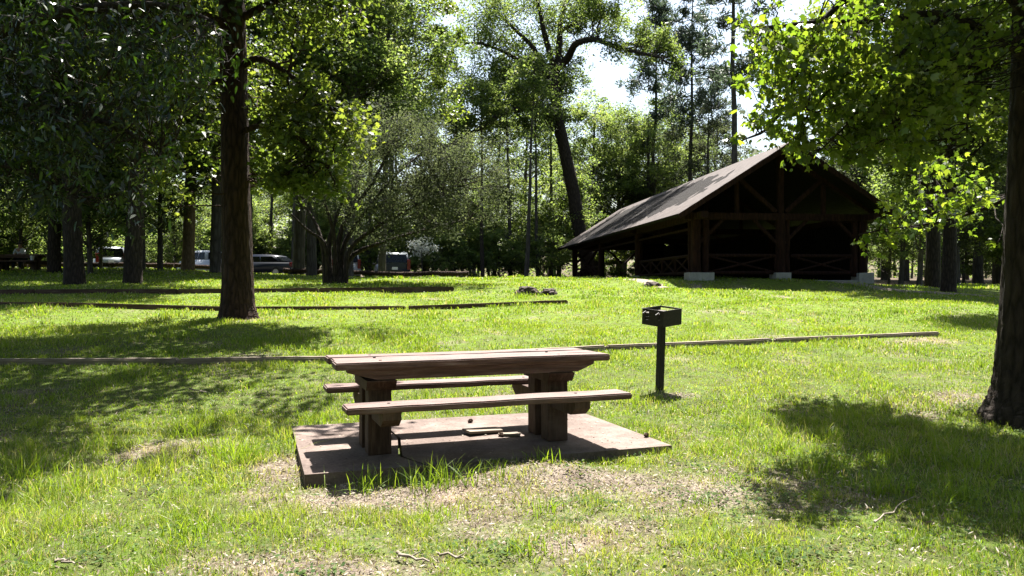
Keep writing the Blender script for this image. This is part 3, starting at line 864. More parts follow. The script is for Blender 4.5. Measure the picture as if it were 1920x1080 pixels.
    # railings with crossed logs
    def rail(p, q, name='railing'):
        bm = bmesh.new(); p = Vector(p); q = Vector(q)
        for z in (.35, 1.05): bm_cyl(bm, p + Vector((0, 0, z)), q + Vector((0, 0, z)), .07, None, 8)
        n = max(1, int(round((q - p).length / 2.0)))
        for i in range(n):
            a = p + (q - p) * (i / n); b = p + (q - p) * ((i + 1) / n)
            bm_cyl(bm, a + Vector((0, 0, .36)), b + Vector((0, 0, 1.03)), .045, None, 8)
            bm_cyl(bm, a + Vector((0, 0, 1.03)), b + Vector((0, 0, .36)), .045, None, 8)
            bm_cyl(bm, b + Vector((0, 0, .3)), b + Vector((0, 0, 1.1)), .06, None, 8)
        bm_obj(name, bm, pw, root, smooth=False)
    rail((.5, 0, 0), (cx - .2, 0, 0)); rail((cx + .45, 0, 0), (Wd - .5, 0, 0))
    rail((0, .7, 0), (0, 7.7, 0)); rail((0, 16.3, 0), (0, 23.7, 0)); 
    # upper rail seen across the open left bays
    beam('upper_rail', (0, .3, 2.15), (0, 23.7, 2.15), .1, .1)
    # closed right wall and far gable
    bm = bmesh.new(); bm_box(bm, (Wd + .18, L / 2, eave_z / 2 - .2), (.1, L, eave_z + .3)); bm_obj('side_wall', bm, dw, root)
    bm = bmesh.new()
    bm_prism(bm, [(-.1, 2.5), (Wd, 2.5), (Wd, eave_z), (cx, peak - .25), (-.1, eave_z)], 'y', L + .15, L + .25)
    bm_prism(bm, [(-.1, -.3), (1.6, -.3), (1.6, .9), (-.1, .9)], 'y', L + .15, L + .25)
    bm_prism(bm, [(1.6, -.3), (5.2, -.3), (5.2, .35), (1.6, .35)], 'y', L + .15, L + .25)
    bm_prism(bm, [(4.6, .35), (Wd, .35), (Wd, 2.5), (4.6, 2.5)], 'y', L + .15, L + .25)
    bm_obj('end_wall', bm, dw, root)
    bm = bmesh.new(); bm_box(bm, (cx, L / 2, -.3), (Wd + .6, L + .5, .7)); bm_obj('floor', bm, M['pier'], root)
    # panel closing the last left bay, with braces
    bm = bmesh.new(); bm_beam(bm, (0.05, 17.0, .4), (0.05, 23.5, 2.2), .14, .14); bm_beam(bm, (0.05, 17.0, 2.2), (0.05, 23.5, .4), .14, .14)
    bm_obj('cross_brace', bm, pw, root)
    # solid block added inside on the right to keep the room dark
    bm = bmesh.new(); bm_box(bm, (Wd - 1.0, L - 5, 1.3), (1.7, 2.2, 2.5)); bm_obj('darkening_block', bm, dw, root, .03)
build_pavilion()

# ---------------------------------------------------------------- vehicles
def build_car(name, kind, paint, label, loc, rz, low=None):
    cabp = paint; paint = low or paint
    root = empty(name, (loc[0], loc[1], gz(loc[0], loc[1]) + .035), label, {'suv': 'suv', 'sedan': 'car', 'pickup': 'pickup truck', 'van': 'van'}[kind], rz)
    # local: y forward (nose at +y), rear at -y
    S = {'suv': dict(L=4.7, W=1.86, H=1.78, belt=1.08, prof=[(-2.3, 1.05), (-2.18, 1.70), (-2.0, 1.76), (.3, 1.78), (.75, 1.68), (1.25, 1.14)], hood=1.05),
         'van': dict(L=4.8, W=1.86, H=1.8, belt=1.06, prof=[(-2.35, 1.05), (-2.2, 1.74), (-2.0, 1.79), (.5, 1.8), (.95, 1.68), (1.65, 1.10)], hood=1.0),
         'sedan': dict(L=4.6, W=1.78, H=1.44, belt=.93, prof=[(-1.75, .98), (-1.15, 1.36), (-.7, 1.43), (.2, 1.44), (.6, 1.36), (1.25, .96)], hood=.90),
         'pickup': dict(L=5.4, W=1.9, H=1.82, belt=1.12, prof=[(-.55, 1.12), (-.45, 1.72), (-.2, 1.81), (.7, 1.82), (1.05, 1.72), (1.55, 1.18)], hood=1.12)}[kind]
    L, Wd, belt = S['L'], S['W'], S['belt']
    hl = L / 2
    low_prof = [(-hl, .42), (-hl - .02, .75), (-hl + .03, belt - .02), (S['prof'][-1][0], belt + .03), (hl - .35, S['hood'] - .04), (hl - .02, .75), (hl, .42), (hl - .1, .30), (-hl + .1, .30)]
    def loft(prof, w_fn, nm, mat, parent, bev):
        bm = bmesh.new()
        A_ = [bm.verts.new((-w_fn(z), y, z)) for y, z in prof]; B_ = [bm.verts.new((w_fn(z), y, z)) for y, z in prof]
        bm.faces.new(A_); bm.faces.new(B_[::-1]); n = len(prof)
        for i in range(n): bm.faces.new([A_[i], B_[i], B_[(i + 1) % n], A_[(i + 1) % n]])
        return bm_obj(nm, bm, mat, parent, bev, True, 3)
    wf = lambda z: Wd / 2 * (1 - .05 * max(0, z - .75) ** 1)
    cabw = lambda z: Wd / 2 * (.97 - .22 * max(0, z - belt))
    body = loft(low_prof, wf, 'body', M[paint], root, .06)
    cab = [(S['prof'][0][0] + .02, belt - .03)] + S['prof'][1:-1] + [(S['prof'][-1][0] - .02, belt + .0)]
    loft(cab, cabw, 'cabin', M[cabp], root, .07)
    # windows, a little proud of the cabin
    def pane(pts, nm='window', mat='glass'):
        bm = bmesh.new(); vs = [bm.verts.new(p) for p in pts]; f = bm.faces.new(vs)
        r = bmesh.ops.solidify(bm, geom=[f], thickness=.012); bm_obj(nm, bm, M[mat], root)
    (yr0, zr0), (yr1, zr1) = S['prof'][0], S['prof'][1]
    (yf0, zf0), (yf1, zf1) = S['prof'][-1], S['prof'][-2]
    for s in (-1, 1):
        zt = S['H'] - .14; zb = belt + .05
        rr = lambda z: yr0 + (yr1 - yr0) * (z - zr0) / (zr1 - zr0); ff = lambda z: yf0 + (yf1 - yf0) * (z - zf0) / (zf1 - zf0)
        yb0, yt0, yb1, yt1 = rr(zb) + .18, rr(zt) + .18, ff(zb) - .22, ff(zt) - .12
        n = 3 if kind in ('suv', 'van') else 2
        if kind == 'pickup': n = 2
        for i in range(n):
            a, b = i / n + .015, (i + 1) / n - .015
            lb = lambda t: yb0 + (yb1 - yb0) * t; lt = lambda t: yt0 + (yt1 - yt0) * t
            o_ = .012
            pane([(s * (cabw(zb) + o_), lb(a), zb), (s * (cabw(zb) + o_), lb(b), zb), (s * (cabw(zt) + o_), lt(b), zt), (s * (cabw(zt) + o_), lt(a), zt)], 'side_window')
    def quad_on(y0_, z0_, y1_, z1_, w0, w1, off, nm, a=.12, b=.9):
        ya, za = y0_ + (y1_ - y0_) * a, z0_ + (z1_ - z0_) * a; yb, zb = y0_ + (y1_ - y0_) * b, z0_ + (z1_ - z0_) * b
        pane([(-w0, ya + off, za), (w0, ya + off, za), (w1, yb + off, zb), (-w1, yb + off, zb)], nm)
    quad_on(yr0, zr0, yr1, zr1, Wd / 2 * .84, Wd / 2 * .74, -.035, 'rear_window')
    quad_on(yf0, zf0, yf1, zf1, Wd / 2 * .84, Wd / 2 * .74, .04, 'windscreen')
    # wheels
    r = .36 if kind != 'sedan' else .32
    for sx in (-1, 1):
        for yy in (-hl + .95, hl - .9):
            bm = bmesh.new(); bm_cyl(bm, (sx * (Wd / 2 - .22), yy, r), (sx * (Wd / 2 + .012), yy, r), r, None, 24)
            w_ = bm_obj('wheel', bm, M['rubber'], root, .03)
            bm = bmesh.new(); bm_cyl(bm, (sx * (Wd / 2 + .005), yy, r), (sx * (Wd / 2 + .022), yy, r), r * .62, None, 16)
            bm_obj('rim', bm, M['rim'], w_)
    for sx in (-1, 1):
        zt = (1.32, .72) if kind in ('suv', 'van') else (.92, .66)
        if kind == 'pickup': zt = (1.05, .7)
        bm = bmesh.new(); bm_box(bm, (sx * (Wd / 2 - .10), -hl + .0, sum(zt) / 2), (.20, .12, (zt[0] - zt[1]))); bm_obj('tail_light', bm, M['tail'], root, .02)
        bm = bmesh.new(); bm_box(bm, (sx * (Wd / 2 - .24), hl - .06, .70), (.34, .14, .15)); bm_obj('headlight', bm, M['lamp'], root, .03)
        bm = bmesh.new(); bm_box(bm, (sx * (Wd / 2 + .09), yf0 - .25, belt + .08), (.18, .10, .13)); bm_obj('wing_mirror', bm, M['trim'], root, .03)
    for yy in (-hl - .03, hl - .0):
        bm = bmesh.new(); bm_box(bm, (0, yy, .46), (Wd * .94, .16, .22)); bm_obj('bumper', bm, M['trim' if kind in ('suv', 'pickup') else paint], root, .04)
    bm = bmesh.new(); bm_box(bm, (0, -hl - .035, .80), (.34, .02, .16)); bm_obj('licence_plate', bm, M['plate'], root)
    if kind in ('suv', 'van'):
        for sx in (-1, 1):
            bm = bmesh.new(); bm_beam(bm, (sx * .62, -1.9, 1.83), (sx * .62, .2, 1.84), .04, .04)
            for yy in (-1.8, .1): bm_box(bm, (sx * .62, yy, 1.795), (.04, .08, .05))
            bm_obj('roof_rail', bm, M['rim'], root)
    if kind == 'suv':
        bm = bmesh.new(); bm_box(bm, (0, -hl - .01, .93), (Wd * .74, .05, .28)); bm_obj('tailgate_trim', bm, M['paint_navy'], root, .02)
        bm = bmesh.new(); bm_box(bm, (-.35, -hl + .05, 1.80), (.24, .14, .05)); bm_obj('roof_lamp', bm, M['lamp'], root, .01)
    if kind == 'pickup':
        bm = bmesh.new(); bm_box(bm, (0, -1.62, 1.15), (1.5, 1.9, .02)); bm_obj('cargo_bed', bm, M['trim'], root)
    return root
build_car('parked_suv', 'suv', 'paint_silver', 'silver and dark suv seen from behind right of the shrubby tree', ((734 - 960) / F * 47, 47), math.radians(14), 'paint_navy')
build_car('parked_van', 'van', 'paint_silver', 'pale van seen from behind, leftmost of the parked vehicles', ((205 - 960) / F * 48, 48), math.radians(31)).scale = (.92, .92, .92)
build_car('parked_pickup', 'pickup', 'paint_white', 'white pickup truck parked between the tan trunk and the big trunk', ((398 - 960) / F * 54, 54), math.radians(60))
build_car('parked_car', 'sedan', 'paint_navy', 'dark blue sedan parked just right of the big foreground trunk', ((494 - 960) / F * 47, 47), math.radians(78))
build_car('parked_car', 'van', 'paint_white', 'white minivan half hidden behind the shrubby tree stems', ((648 - 960) / F * 50, 50), math.radians(13))

# ---------------------------------------------------------------- far picnic table with a person
def far_table():
    KIDS[table.name] = children(table)
    t = copy_tree(table)
    x = (28 - 960) / F * 35
    t.location = (x + .0, 35.4, gz(x, 35.4)); t.rotation_euler = (0, 0, math.radians(-4)); t.scale = (1, 1, 1)
    t['label'] = 'dark red picnic table far off in the shade at the left edge'; t['category'] = 'picnic table'
    bx, by, bz = t.location
    for c in t.children:
        pass
    # person on the far side bench facing the viewer's right, leaning on the table
    px, py = bx - .35, by + .62
    z = bz
    root = empty('person', (px, py, z), 'person in a light grey shirt seated leaning forward at the far picnic table', 'person')
    def skin(name, verts, edges, radii, mat, parent, sub=2):
        me = bpy.data.meshes.new(name); me.from_pydata(verts, edges, []); o = link(me, name, mat, parent)
        o.modifiers.new('Skin', 'SKIN'); sk = me.skin_vertices[0].data if me.skin_vertices else None
        if sk is None:
            bpy.context.view_layer.objects.active = o; bpy.ops.mesh.customdata_skin_add(); sk = me.skin_vertices[0].data
        for i, r in enumerate(radii): sk[i].radius = (r, r)
        sk[0].use_root = True
        s = o.modifiers.new('Sub', 'SUBSURF'); s.levels = sub; s.render_levels = sub
        return o
    # sits on the bench (seat .47) facing -y with forearms on the table top (.765)
    hx = 0.
    V = [(0, .05, .57), (0, .0, .78), (.0, -.10, 1.0), (.03, -.17, 1.10), (.06, -.22, 1.20), (.08, -.25, 1.30),
         (-.19, -.12, 1.02), (-.26, -.16, .86), (-.12, -.36, .80), (.02, -.44, .80),
         (.19, -.13, 1.02), (.30, -.22, .86), (.24, -.44, .80), (.14, -.50, .80),
         (-.12, .02, .55), (-.14, -.40, .56), (-.14, -.38, .12), (-.14, -.50, .06),
         (.12, .02, .55), (.14, -.40, .56), (.16, -.36, .12), (.16, -.48, .06)]
    E = [(0, 1), (1, 2), (2, 3), (3, 4), (4, 5), (2, 6), (6, 7), (7, 8), (8, 9), (2, 10), (10, 11), (11, 12), (12, 13), (0, 14), (14, 15), (15, 16), (16, 17), (0, 18), (18, 19), (19, 20), (20, 21)]
    R_ = [.14, .13, .13, .055, .09, .085, .06, .045, .035, .03, .06, .045, .035, .03, .085, .07, .045, .04, .085, .07, .045, .04]
    skin('body', V, E, R_, M['skin'], root)
    Vs = V[:4] + V[6:9] + V[10:13]; Es = [(0, 1), (1, 2), (2, 3), (2, 4), (4, 5), (5, 6), (2, 7), (7, 8), (8, 9)]
    skin('shirt', Vs, Es, [.16, .16, .155, .065, .075, .062, .05, .075, .062, .05], M['shirt'], root)
    Vt = [V[0]] + V[14:17] + V[18:21]; Et = [(0, 1), (1, 2), (2, 3), (0, 4), (4, 5), (5, 6)]
    skin('trousers', Vt, Et, [.15, .1, .085, .06, .1, .085, .06], M['trousers'], root)
    bm = bmesh.new(); bmesh.ops.create_icosphere(bm, subdivisions=3, radius=.105)
    for v in bm.verts: v.co = Vector((v.co.x * .95 + .075, v.co.y * 1.05 - .20, v.co.z * .95 + 1.30))
    bmesh.ops.delete(bm, geom=[v for v in bm.verts if v.co.z < 1.25 and v.co.y < -.2], context='VERTS')
    bm_obj('hair', bm, M['hair'], root, smooth=True)
    # white cup on the near bench end
    bm = bmesh.new(); bm_cyl(bm, (0, 0, 0), (0, 0, .20), .07, .09, 16); bm_cyl(bm, (0, 0, .20), (0, 0, .215), .095, .095, 16)
    o = bm_obj('cup', bm, M['cup']); ex = (75 - 960) / F * 34.6
    o.location = (bx + 1.0, by - .70, bz + .468); tag(o, 'white cup standing on the end of the far picnic bench', 'cup')
far_table()

# ---------------------------------------------------------------- trees
def new_tree_mesh(H, tr, cz, crx, crz, n_cl, lpc, cl_r, lsize, kind='simple', lean=(0, 0), seed=0, trunk_top=.85, limb=.3, flare=1.5, low=0.0, flat=.65):
    """returns trunk mesh and crown mesh; base at the origin"""
    global rng
    old = rng; rng = np.random.default_rng(seed + 100)
    wood = Acc(); lf = Acc()
    n = 12
    t = np.linspace(0, 1, n)
    P = np.stack([lean[0] * t + np.cumsum(rng.normal(0, .012 * H / n, n)), lean[1] * t + np.cumsum(rng.normal(0, .012 * H / n, n)), -0.3 + (H * trunk_top + .3) * t], -1)
    P[0, :2] = 0
    r = tr * (1 - .8 * t ** 1.1); r[0] *= flare; r[1] *= 1.0
    P = np.insert(P, 1, P[0] + (P[1] - P[0]) * min(.6, 1.1 / H * n / 1.0 * .25 + .1), axis=0); r = np.insert(r, 1, tr * 1.06)
    tube(wood, P, r, 12, .5, .04)
    # clump centres
    C = []
    while len(C) < n_cl:
        p = rng.uniform(-1, 1, 3); d = np.linalg.norm(p)
        if d > 1 or d < .35 and rng.random() < .6: continue
        q = np.array([p[0] * crx * (1 - .25 * max(0, p[2])), p[1] * crx * (1 - .25 * max(0, p[2])), cz + p[2] * crz])
        C.append(q)
    C = np.array(C)
    tt = P[:, 2]
    for c in C:
        hd = math.hypot(c[0], c[1])
        za = np.clip(c[2] - .45 * hd - .4, H * .12 if cz - crz < H * .3 else H * .3, H * trunk_top - .2)
        a = np.array([np.interp(za, tt, P[:, 0]), np.interp(za, tt, P[:, 1]), za])
        c2 = c + np.array([np.interp(min(c[2], tt[-1]), tt, P[:, 0]), np.interp(min(c[2], tt[-1]), tt, P[:, 1]), 0])
        rr = np.interp(za, tt, r) * limb * rng.uniform(.5, 1.1)
        path = curve(a, c2, .08 * hd * rng.uniform(-.5, 1.2), 6, .03 * hd)
        tube(wood, path, np.linspace(rr, .012, 6), 5, .5, 0, False)
        cr = cl_r * rng.uniform(.6, 1.35)
        for _ in range(3):
            e = c2 + rng.normal(0, cr * .6, 3)
            tube(wood, curve(path[4], e, .05, 4, .03), np.linspace(max(.02, rr * .25), .008, 4), 4, .5, 0, False)
        m = int(lpc * .46 * rng.uniform(.4, 1.5))
        # several twiglets inside the clump give light and dark grain
        sub = c2 + rng.normal(0, cr * .55, (9, 3)) * np.array([1, 1, flat])
        pick = sub[rng.integers(0, 9, m)]
        L_ = pick + rng.normal(0, cr * .24, (m, 3)) * np.array([1, 1, flat])
        base = rng.uniform(.15, .75)
        leaves(lf, L_, lsize, kind, .5, .15, vary=np.clip(base + rng.normal(0, .2, m), 0, 1))
    a, b = wood.mesh('trunk'), lf.mesh('crown', False)
    rng = old
    return a, b

def new_pine_mesh(H, tr, start, seed, spread=3.2, n_br=38, lsize=.42):
    global rng
    old = rng; rng = np.random.default_rng(seed + 500)
    wood = Acc(); lf = Acc()
    n = 10; t = np.linspace(0, 1, n)
    P = np.stack([np.cumsum(rng.normal(0, .12, n)), np.cumsum(rng.normal(0, .12, n)), -.3 + (H + .3) * t], -1); P[0, :2] = 0
    r = tr * (1 - .88 * t); r[0] *= 1.35
    tube(wood, P, r, 10, .5, .04)
    for i in range(n_br):
        f = rng.uniform(0, 1) ** .8
        z = H * (start + (1 - start) * f)
        if z > H * .99: continue
        ln = spread * (1 - .75 * f) * rng.uniform(.5, 1.25)
        th = rng.uniform(0, 2 * math.pi)
        a = np.array([np.interp(z, P[:, 2], P[:, 0]), np.interp(z, P[:, 2], P[:, 1]), z])
        e = a + np.array([math.cos(th) * ln, math.sin(th) * ln, ln * rng.uniform(-.05, .45)])
        path = curve(a, e, -.08 * ln, 6, .05 * ln)
        tube(wood, path, np.linspace(tr * .16, .015, 6), 5, .5, 0, False)
        k = int(3 + 2.2 * ln)
        for _ in range(k):
            s = rng.uniform(.4, 1.05); c = a + (e - a) * s + rng.normal(0, .28 * ln ** .5, 3) * np.array([1, 1, .45])
            m = rng.integers(22, 46)
            d = rng.standard_normal((m, 3)) * .8; d[:, 2] += .35
            leaves(lf, c + rng.normal(0, .16, (m, 3)), lsize, 'needle', .1, 0, tipdir=d, vary=np.clip(rng.normal(.5, .25, m), 0, 1))
    a, b = wood.mesh('trunk'), lf.mesh('crown', False)
    rng = old
    return a, b

KINDS = {}
def kind(name, builder, bark, leaf, tree_name, cat):
    a, b = builder
    a.materials.append(M[bark]); b.materials.append(M[leaf])
    KINDS[name] = (a, b, tree_name, cat)
kind('midA', new_tree_mesh(20, .34, 12.5, 5.2, 6.5, 130, 1300, .95, .15, 'oval', (.5, .2), 21), 'bark', 'leaf_oak', 'broadleaf_tree', 'tree')
kind('midB', new_tree_mesh(18, .30, 11, 5.0, 6.5, 120, 1300, .9, .14, 'oval', (-.4, -.2), 22), 'bark', 'leaf_oak', 'broadleaf_tree', 'tree')
kind('bigA', new_tree_mesh(20, .34, 12.5, 5.0, 6.5, 95, 520, 1.15, .24, 'simple', (.5, .2), 1), 'bark_far', 'leaf_far', 'broadleaf_tree', 'tree')
kind('bigB', new_tree_mesh(22, .36, 14, 5.5, 7, 85, 560, 1.3, .26, 'simple', (-.8, .3), 2), 'bark_far', 'leaf_far2', 'broadleaf_tree', 'tree')
kind('bigC', new_tree_mesh(18, .28, 11.5, 4.2, 6, 70, 520, 1.1, .22, 'simple', (.2, -.4), 3), 'bark_far', 'leaf_gray', 'broadleaf_tree', 'tree')
kind('smallA', new_tree_mesh(9, .14, 5.2, 3.0, 3.8, 70, 420, .75, .19, 'simple', (.4, .1), 4), 'bark_far', 'leaf_far2', 'understory_tree', 'tree')
kind('smallB', new_tree_mesh(7.5, .11, 4.3, 2.6, 3.4, 60, 420, .7, .18, 'simple', (-.3, .2), 5), 'bark_far', 'leaf_far', 'understory_tree', 'tree')
kind('smallC', new_tree_mesh(11, .15, 6.6, 2.8, 4.4, 65, 420, .8, .19, 'simple', (-.3, -.3), 6), 'bark_far', 'leaf_gray', 'understory_tree', 'tree')
kind('shrub', new_tree_mesh(3.2, .05, 1.6, 1.7, 1.4, 40, 420, .45, .15, 'simple', (.1, 0), 7, flare=1.1), 'bark_far', 'leaf_far2', 'woodland_shrub', 'shrub')
kind('bright', new_tree_mesh(22, .26, 15, 5.2, 6.8, 90, 560, 1.0, .22, 'simple', (-.8, .3), 12), 'bark_far', 'leaf_oak', 'broadleaf_tree', 'tree')
kind('brightbush', new_tree_mesh(9, .12, 4.2, 4.4, 4.0, 90, 700, .8, .22, 'oval', (0, 0), 14), 'bark_far', 'leaf_oak', 'understory_tree', 'tree')
kind('slim', new_tree_mesh(17, .17, 13, 1.9, 3.6, 26, 420, .8, .2, 'simple', (.5, .2), 8), 'bark_far', 'leaf_far', 'slender_tree', 'tree')
kind('pineA', new_pine_mesh(27, .28, .50, 1), 'bark_far', 'needle', 'pine_tree', 'pine')
kind('pineB', new_pine_mesh(24, .24, .45, 2, 3.6, 40), 'bark_far', 'needle', 'pine_tree', 'pine')
kind('pineC', new_pine_mesh(22, .22, .38, 3, 3.0, 40), 'bark_far', 'needle', 'pine_tree', 'pine')

def place(kn, px, Y, s=1., label=None, group=None, rz=None, bark=None):
    a, b, nm, cat = KINDS[kn]
    X = (px - 960) / F * Y
    rz = rng.uniform(0, 6.28) if rz is None else rz
    root = empty(nm, (X, Y, gz(X, Y)), label, cat, rz, group)
    s2 = s * rng.uniform(.94, 1.06)
    root.scale = (s, s, s2)
    o = bpy.data.objects.new('trunk', a); COL.objects.link(o); o.parent = root
    if bark:
        o.material_slots[0].link = 'OBJECT'; o.material_slots[0].material = M[bark]
    o = bpy.data.objects.new('crown', b); COL.objects.link(o); o.parent = root
    return root

# individually recognisable woodland trees
place('midA', 140, 26, .95, 'dark thick trunked tree at the left edge of the lawn behind the shade', bark='bark')
place('midB', 248, 26.5, 1.05, 'dark tree with a stout trunk just right of the pale van', bark='bark')
place('midA', 352, 39, .95, 'broadleaf tree with a tan sunlit trunk beside the log barrier', bark='bark_tan')
place('midB', 404, 37, .95, 'broad grey trunk standing just left of the big foreground trunk', bark='bark_far')
place('midA', -75, 30, 1.05, 'leafy tree at the far left edge above the far picnic table')
place('midB', -60, 24, 1.05, 'dark tree just outside the left edge of the lawn')
place('bigB', 652, 38, .8, 'tall leafy tree directly behind the shrubby tree')
place('bigB', 560, 41, .95, 'pale leafy tree standing behind the dark blue sedan')
place('pineA', 735, 58, 1.0, 'tall pine with a bare dark trunk rising above the silver suv')
place('pineB', 690, 62, 1.0, 'pine with a bare trunk just left of the tallest pine above the suv')
place('slim', 905, 52, .95, 'thin straight trunk in the middle of the woods below the oak limb', bark='bark')
place('slim', 985, 50, .95, 'leaning grey trunk left of the oak', bark='bark_far')
place('bright', 715, 42, .86, 'tall bright leaved tree filling the top middle left of the oak')
place('smallC', 812, 57, 1., 'dark young tree right of the silver suv')
place('pineA', 1382, 47.5, .98, 'tall pine behind the pavilion ridge')
place('pineC', 1232, 67, 1.12, 'airy pine just right of the open patch of sky')
place('pineB', 1290, 58.5, .95, 'pine showing over the middle of the pavilion roof')
place('bigC', 1325, 58, .8, 'forked grey tree over the pavilion roof')
place('midB', 1778, 27.5, .85, 'dark thick trunk right of the pavilion', bark='bark')
place('midA', 1748, 31, .9, 'thinner dark trunk beside the thick one right of the pavilion', bark='bark')
place('bigC', 1960, 24, .8, 'tree behind the right foreground trunk', bark='bark')
place('midB', 2040, 18.6, .9, 'shade tree just outside the right edge of the lawn')
for px_, Y_, s_ in ((1105, 70, .82), (1160, 74, .9), (1215, 68, .8), (1262, 72, .86)):
    place('bigB' if px_ % 2 else 'bigA', px_, Y_, s_, 'leafy tree filling the woods behind the pavilion roof', 'leafy trees behind the pavilion roof')
for i_, px_ in enumerate((545, 585, 625, 690, 760, 790, 838, 870, 925, 955, 1015, 1040, 500, 470)):
    place('slim', px_ + rng.uniform(-8, 8), 56 + (i_ * 7 % 10) * .7, .85 + .04 * (i_ * 3 % 7), 'slender dark trunked tree standing in the woods left of the pavilion', 'slender trunks in the woods')
place('bigB', 1660, 66, .95, 'leafy tree over the right end of the pavilion roof')

# woods behind: groups of look-alikes
gl = {'big': ('tall leafy tree in the woods behind the lawn', 'tall leafy trees of the woods'), 'small': ('bushy understory tree at the edge of the woods', 'understory trees of the woods'),
      'pine': ('tall pine standing in the woods behind the lawn', 'pines of the woods'), 'shrub': ('low leafy shrub at the foot of the woods', 'shrubs at the foot of the woods')}
def ok_top(px, Y, H):
    """leave the gaps of open sky the photo shows"""
    top = 540 - (H) / Y * F
    if 1040 < px < 1300 and top < 190: return False
    if 690 < px < 1000 and top < 130 and Y < 90: return False
    return True
def scatter(n, x0, x1, ya, yb, kinds, smin, smax, clear=None):
    k = 0; tries = 0
    xs = np.linspace(x0, x1, n)
    for i in range(n):
        px = xs[i] + rng.uniform(-.5, .5) * (x1 - x0) / n; Y = rng.uniform(ya, yb)
        kn = kinds[rng.integers(len(kinds))]; s = rng.uniform(smin, smax)
        H = {'b': 20, 's': 9, 'p': 25}[kn[0]] * s
        if kn == 'shrub': H = 3 * s
        X = (px - 960) / F * Y
        if 3.0 < X < 18.5 and 26 < Y < 58 and px > 1040: continue       # pavilion stands here
        if Y > 40 and Y < 56 and px < 830 : continue
        if 950 < px < 1135 and Y < 61 and kn[0] != 's': continue
        if 1000 < px < 1125 and Y < 59 and kn != 'shrub': continue
        if kn[0] == 'p' and 560 < px < 1250 and Y < 90: kn = 'slim'; H = 17                    # the road
        if not ok_top(px, Y, H): 
            s *= .55; kn = ['smallA', 'smallC'][i % 2]; s = rng.uniform(1.0, 1.35)
        key = 'shrub' if kn == 'shrub' else 'big' if kn == 'slim' else kn[:-1]
        place(kn, px, Y, s, gl[key][0], gl[key][1])
scatter(20, -120, 1060, 56, 64, ['smallA', 'smallB', 'smallA', 'smallA'], .7, 1.0)
scatter(26, -120, 1070, 55, 60, ['shrub'], .9, 1.5)
scatter(8, -150, 1050, 66, 76, ['bigA', 'bigB', 'bigC', 'pineC'], .7, .95)
scatter(16, 1040, 1960, 60, 72, ['smallA', 'smallC', 'smallB'], 1.0, 1.4)
scatter(14, 1660, 2060, 36, 58, ['smallA', 'smallB', 'shrub', 'shrub', 'smallC'], .8, 1.1)
scatter(8, 1640, 2080, 45, 66, ['bigA', 'bigC', 'bigB'], .8, 1.0)
scatter(17, -200, 2150, 80, 97, ['bigA', 'bigB', 'smallA', 'pineB', 'bigC'], .75, 1.0)
scatter(14, -200, 2150, 104, 125, ['bigA', 'bigB', 'pineA', 'smallC'], .8, 1.05)
scatter(12, -300, 260, 32, 40, ['smallB', 'smallC', 'shrub'], .8, 1.15)
# extra dark trees over the far left
for px, Y, kn, lab in [(-150, 33, 'midA', 'dark leafy tree just beyond the left edge behind the far picnic table'), (102, 33.5, 'midB', 'dark trunked leafy tree just right of the far picnic table'), (300, 38, 'smallC', 'slim young tree between the stout dark trunk and the tan trunk'), (585, 39, 'bigC', 'leafy grey trunked tree just left of the many stemmed tree')]:
    place(kn, px, Y, .95, lab)

# unseen trees added round the camera to cut the sky fill
for i, (x_, y_, kn, s_) in enumerate([(-14, -3, 'bigA', .9), (-9, -11, 'bigB', 1), (0, -13, 'bigA', 1), (9, -10, 'bigB', .95), (15, -3, 'bigA', .9), (-4, -7.5, 'smallA', 1), (5, -8, 'smallC', 1), (-15, 5, 'bigC', .8), (14, 3.5, 'smallC', 1.2), (-6, -17, 'bigC', 1), (5, -17, 'bigC', 1), (-19, -9, 'bigB', 1), (19, -10, 'bigA', 1), (-9, -4, 'smallB', 1), (9.5, -3, 'smallB', 1)]):
    r_ = place(kn, 960, 30, s_, 'unseen leafy tree added round the camera to block sky light', 'added unseen trees blocking sky light')
    r_.location = (x_, y_, gz(x_, y_))
# bush by the suv, sunlight on its leaves painted as white
a_, b_ = new_tree_mesh(3.4, .05, 2.3, .9, .7, 16, 120, .35, .16, 'oval', (.1, 0), 31, flare=1.1)
a_.materials.append(M['bark_far']); b_.materials.append(M['leaf_white']); KINDS['white'] = (a_, b_, 'sun_whitened_bush', 'bush')
place('brightbush', 1164, 58, .5, 'sunlit bush framed by the far opening of the pavilion')
place('white', 792, 49, 1.0, 'bush with leaves coloured white for sunlight just right of the silver suv')

# far-off wood, one mass
def far_wood():
    a = Acc(); n = 90000
    X = rng.uniform(-170, 170, n); Y = rng.uniform(132, 170, n)
    top = 8 + 6 * noise2(X, Y, 9, 12) + 5 * noise2(X, Y, 3, 13)
    Z = ground_z(X, Y) + rng.random(n) ** .8 * top
    cl = noise2(X, Z, 2.4, 14); k = cl + rng.random(n) * .5 > .55
    leaves(a, np.stack([X, Y, Z], -1)[k], .75, 'simple', .5, .1, vary=np.clip(cl[k] + rng.normal(0, .15, k.sum()), 0, 1))
    for i in range(160):
        x = rng.uniform(-165, 165); y = rng.uniform(132, 150); z = gz(x, y)
        tube(a, [(x, y, z), (x + rng.normal(0, .4), y, z + 14)], [.3, .12], 6, .0)
    tag(link(a.mesh('far_woods', False), 'far_woods', M['leaf_far']), 'far-off mass of woodland closing the view', 'woods', kind='stuff')
far_wood()

